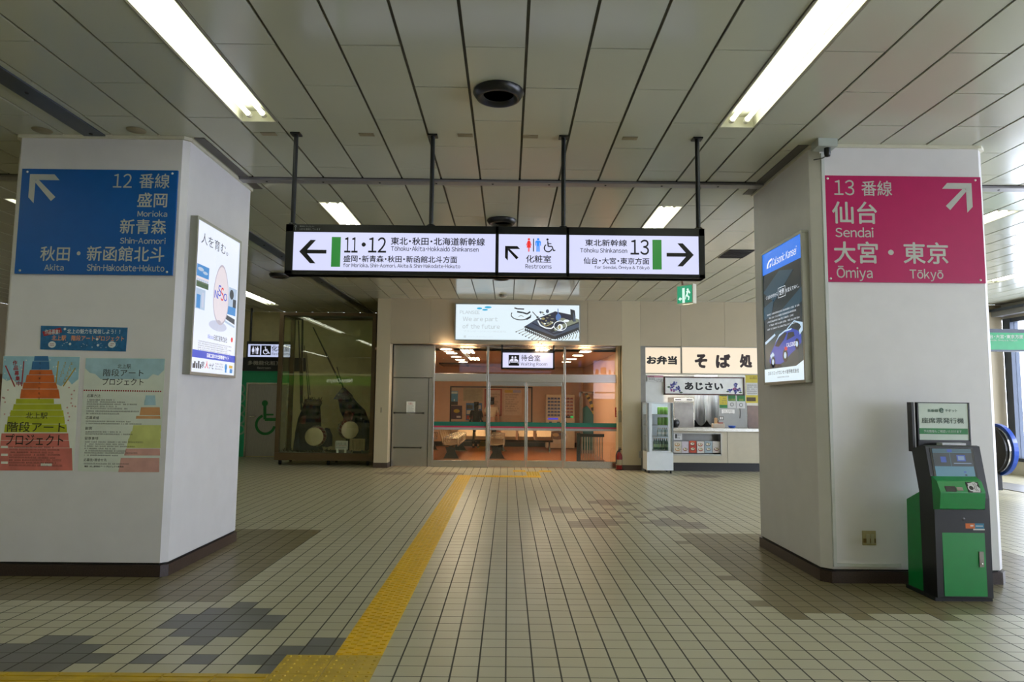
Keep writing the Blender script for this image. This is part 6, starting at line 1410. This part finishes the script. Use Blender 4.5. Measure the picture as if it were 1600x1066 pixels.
# ================================================================ restroom corner
RF2 = Frame((0, YR - .02, 0))
DKP = mat('fascia_slate', '#23262c', .4); GRW = mat('panel_green', '#1fac7a', .35, var=.05)
xr0 = at_y(350, 600, YR).x; xr1 = at_y(455, 640, YR).x
zq = lambda py: at_y(405, py, YR).z
dr0, dr1 = at_y(386, 660, YR).x, at_y(447, 660, YR).x
mb = MB().box(xr0, dr0, YR - .02, YR, 0, zq(579)).box(dr1, xr1, YR - .02, YR, 0, zq(579)).box(dr0, dr1, YR - .02, YR, zq(599), zq(579))
struct(mb.build('wall_green', GRW))
struct(MB().box(xr0, at_y(434, 570, YR).x + .8, YR - .06, YR - .02, zq(580), zq(559)).build('trim_7', DKP))
CR = lambda x, y: (366 + x / 4.26, 480 + y / 4.26)
f = Frame((0, YR - .062, 0)); mb = MB(); mb.text(f, '多機能化粧室', R(CR, f, 90, 357, 312, 386), .002, 0, .01); mb.text(f, 'Restroom', R(CR, f, 154, 398, 243, 412), .002, 0, .01)
tag(mb.build('fascia_lettering', mat('lettering_pale', '#d6d6d0', .5)), 'pale raised lettering on the dark fascia over the green wall', 'lettering')
d = sroot('door_4', ((dr0 + dr1) / 2, YR, 0)); zd = zq(601)
DS = mat('door_steel', '#a8a5a0', .4, .5, var=.08, stretch=(12, 1, 1))
MB().box(dr0, dr1, YR - .01, YR, .02, zd).build('door_panel', DS, d)
MB().box(dr0 - .05, dr0, YR - .04, YR, 0, zd + .05).box(dr1, dr1 + .05, YR - .04, YR, 0, zd + .05).box(dr0, dr1, YR - .04, YR, zd, zd + .05).build('door_frame', STEEL, d)
f = Frame((0, YR - .012, 0)); b = R(CR, f, 140, 622, 330, 855); mb = MB(); sym = mat('symbol_green', '#0c7434', .4)
w, h = b[2] - b[0], b[3] - b[1]
u = lambda px, py: f.px(*CR(px, py))
q = u(204, 640); mb.disc(f, q[0], q[1], .085, .085, .002, 0)
mb.line(f, [u(204, 655), u(204, 748), u(282, 748), u(300, 800)], .085, .002, 0); mb.line(f, [u(210, 716), u(262, 716)], .05, .002, 0); q = u(208, 782); mb.ring(f, q[0], q[1], .22, .295, .002, 0, 30, math.radians(110), math.radians(350))
mb.build('wheelchair_symbol', sym, d)
q = u(128, 728); MB().box(q[0] - .09, q[0] + .06, YR - .06, YR - .02, q[1] - .02, q[1] + .02).build('door_handle', STEEL, d)
mb = MB()
for py in (545, 605, 680, 745, 815): q = RF2.px(*CR(38, py)); mb.ring(RF2, q[0], q[1], .10, .15, .003, 0, 20)
tag(mb.build('ring_decal', mat('decal_pale', '#7fb096', .5)), 'column of pale ring decals on the green wall beside the restroom door', 'decal')
YS = 18.4; f = Frame((0, YS, 0)); b = R(CR, f, 82, 228, 392, 336)
t = thing('restroom_sign', ((b[0] + b[2]) / 2, YS + .06, b[1]), 'lit restroom sign with toilet and wheelchair symbols hung before the green wall', 'sign')
MB().slab(f, b[0], b[1], b[2], b[3], -.12, -.006).build('sign_frame', FRM, t)
pb = R(CR, f, 92, 248, 388, 332); pn = MB().slab(f, *pb, -.006, 0).build('sign_panel', lit('panel_blue_white', '#c4cdf0', .95), t)
mb = MB(); mb.text(f, '化粧室', R(CR, f, 250, 256, 368, 296), .002, 0, .01); mb.text(f, 'Restrooms', R(CR, f, 250, 302, 370, 320), .002, 0, 0); mb.build('lettering', [INK], pn)
mb = MB(); s1, s2 = R(CR, f, 108, 256, 172, 320), R(CR, f, 180, 256, 244, 320); mb.rect(f, *s1, .001, 0); mb.rect(f, *s2, .001, 0)
m_ = (s1[0] + s1[2]) / 2; man(mb, f, (s1[0] + .03, s1[1] + .03, m_ - .015, s1[3] - .03), .002, 1, True); man(mb, f, (m_ + .015, s1[1] + .03, s1[2] - .03, s1[3] - .03), .002, 1); mb.rect(f, m_ - .006, s1[1] + .04, m_ + .006, s1[3] - .04, .002, 1)
wheelchair(mb, f, (s2[0] + .05, s2[1] + .03, s2[2] - .03, s2[3] - .03), .002, 1, .12); mb.build('symbols', [INKB, lit('symbol_pale', '#dfe4ff', 1.0)], pn)
MB().cyl((b[0] + .07, YS + .06, b[3] - .05), (b[0] + .07, YS + .06, ZC), .03, k=10).build('hanging_rod', FRM, t)

# ================================================================ right-hand window side
YGS = 12.4; f = Frame((0, YGS, 0)); b = f.box(1480, 514, 1640, 549)
t = thing('green_direction_sign', ((b[0] + b[2]) / 2, YGS, b[1]), 'green hanging direction sign partly hidden behind the pink-signed column', 'direction sign')
MB().slab(f, b[0], b[1], b[2], b[3], -.14, -.01).slab(f, b[0], b[3] - .07, b[2], b[3], -.01, .0).slab(f, b[0], b[1], b[2], b[1] + .03, -.01, 0).build('sign_frame', mat('frame_slate', '#4a4f58', .4, .3), t)
pn = MB().slab(f, b[0], b[1] + .03, b[2], b[3] - .07, -.01, -.003).build('sign_panel', mat('panel_emerald', '#14955a', .3), t)
CE = lambda x, y: (1520 + x / 4.85, 440 + y / 4.85)
mb = MB(); mb.text(f, '仙台・大宮・東京方面', R(CE, f, 92, 403, 382, 432), .001, 0, .02); mb.text(f, 'for Sendai, Ōmiya & Tōkyō', R(CE, f, 75, 438, 338, 455), .001, 0, .0); mb.build('lettering', [SIGNW], pn)
for x in (b[0] + .1, b[2] - .1): MB().cyl((x, YGS + .07, b[3]), (x, YGS + .07, ZC), .02, k=8).build('hanging_rod', FRM, t)
ex, ey, ez, er = 9.42, 13.3, .77, .50
t = thing('escalator_newel', (ex, ey, 0), 'rounded escalator handrail end with a blue belt by the tall windows', 'escalator')
YZ = lambda x: Frame((x, ey, 0), (0, -1, 0), (0, 0, 1))
def stad(r, L=.55): return [(r * math.cos(a), ez + r * math.sin(a)) for a in [math.pi / 2 - i * math.pi / 20 for i in range(21)]] + [(-L, ez - r), (-L, ez + r)]
MB().prism(YZ(ex - .02), stad(er * .86), -.10, 0).build('balustrade', BLK, t)
MB().prism(YZ(ex + .03), stad(er * .92), -.09, 0).build('rim', mat('newel_steel', '#9a9a9a', .2, .9), t)
o_, i_ = stad(er), stad(er * .84); mb = MB(); fr_ = YZ(ex + .09)
for i in range(len(o_) - 1):
    mb.prism(fr_, [o_[i], o_[i + 1], i_[i + 1], i_[i]], -.085, 0)
mb.build('handrail', mat('handrail_blue', '#1646a8', .35), t)
MB().box(ex - .06, ex + .12, ey - .1, ey + .55, 0, ez - er * .6).build('skirt_panel', mat('skirt_black', '#1a1a1c', .4), t)
struct(MB().box(ex + .25, ex + 1.1, ey - .9, ey + 2.3, 0.0, .012).build('floor_plate', mat('comb_plate', '#8f8f8c', .35, .6)))

# ================================================================ behind the viewer: seen only as reflections
RW = Frame((0, -5.99, 0), (-1, 0, 0), (0, 0, 1))
t = thing('convenience_shop', (-10.7, -5.9, 0), 'lit convenience shop front with a green fascia, seen reflected in the display case', 'shop front')
sx0, sx1 = 7.4, 13.4
MB().slab(RW, sx0, 2.45, sx1, 2.98, 0, .12).build('fascia', lit('fascia_green', '#4f8a22', 1.7), t)
mb = MB(); mb.text(RW, 'NewDays', (9.1, 2.56, 10.6, 2.86), .122, 0, .02); mb.build('fascia_lettering', [lit('fascia_white', '#e8f0d8', 4.0)], t)
MB().slab(RW, sx0, 3.05, sx1, 3.12, 0, .1).build('fascia_strip', lit('strip_cream', '#c8d098', 1.4), t)
mb = MB().slab(RW, sx0, .0, sx1, 2.4, 0, .02, 0); r_ = random.Random(12)
for k in range(5):
    for s_ in range(30): mb.slab(RW, sx0 + .2 + s_ * .19, .3 + k * .4, sx0 + .35 + s_ * .19, .3 + k * .4 + r_.uniform(.12, .3), .02, .10, 1 + r_.randrange(4))
mb.build('shelves', [lit('shop_inside', '#b5b57a', .28), mat('goods_red', '#a04038', .5), mat('goods_white', '#c9c9c0', .5), mat('goods_green', '#4a8a4a', .5), mat('goods_blue', '#4a6a9a', .5)], t)
AF = Frame((4.235, 7.97, 1.72), (-1, 0, 0), (0, 0, 1))
t, face = lightbox('lit_advert', (3.71, 7.9, 1.72), AF, 1.05, 1.5, .07, lit('advert_lilac', '#e2def4', 4), 'pale lit advert on the far face of the pink-signed column, reflected in the glass')
N = Norm(AF, 1.05, 1.5); mb = MB()
N.rect(mb, (0, 0, 1, .28), -.006, 0)
for x, w_, h_ in ((.08, .14, .08), (.32, .1, .12), (.5, .22, .18), (.8, .12, .13)): N.rect(mb, (x, .36 - h_, x + w_, .36), -.005, 1)
for k in range(4): rng_lines(mb, AF, N.b(.15, .62 + k * .03, .6, .635 + k * .03), -.005, 2, k)
N.rect(mb, (.05, .82, .95, .86), -.005, 2)
mb.build('advert_print', [lit('lilac_sky', '#b4a8d8', 4), lit('box_red', '#c2503c', 3), lit('lilac_ink', '#5a5466', 2)], face)
bpy.data.objects.remove(_to); bpy.data.curves.remove(_cu)
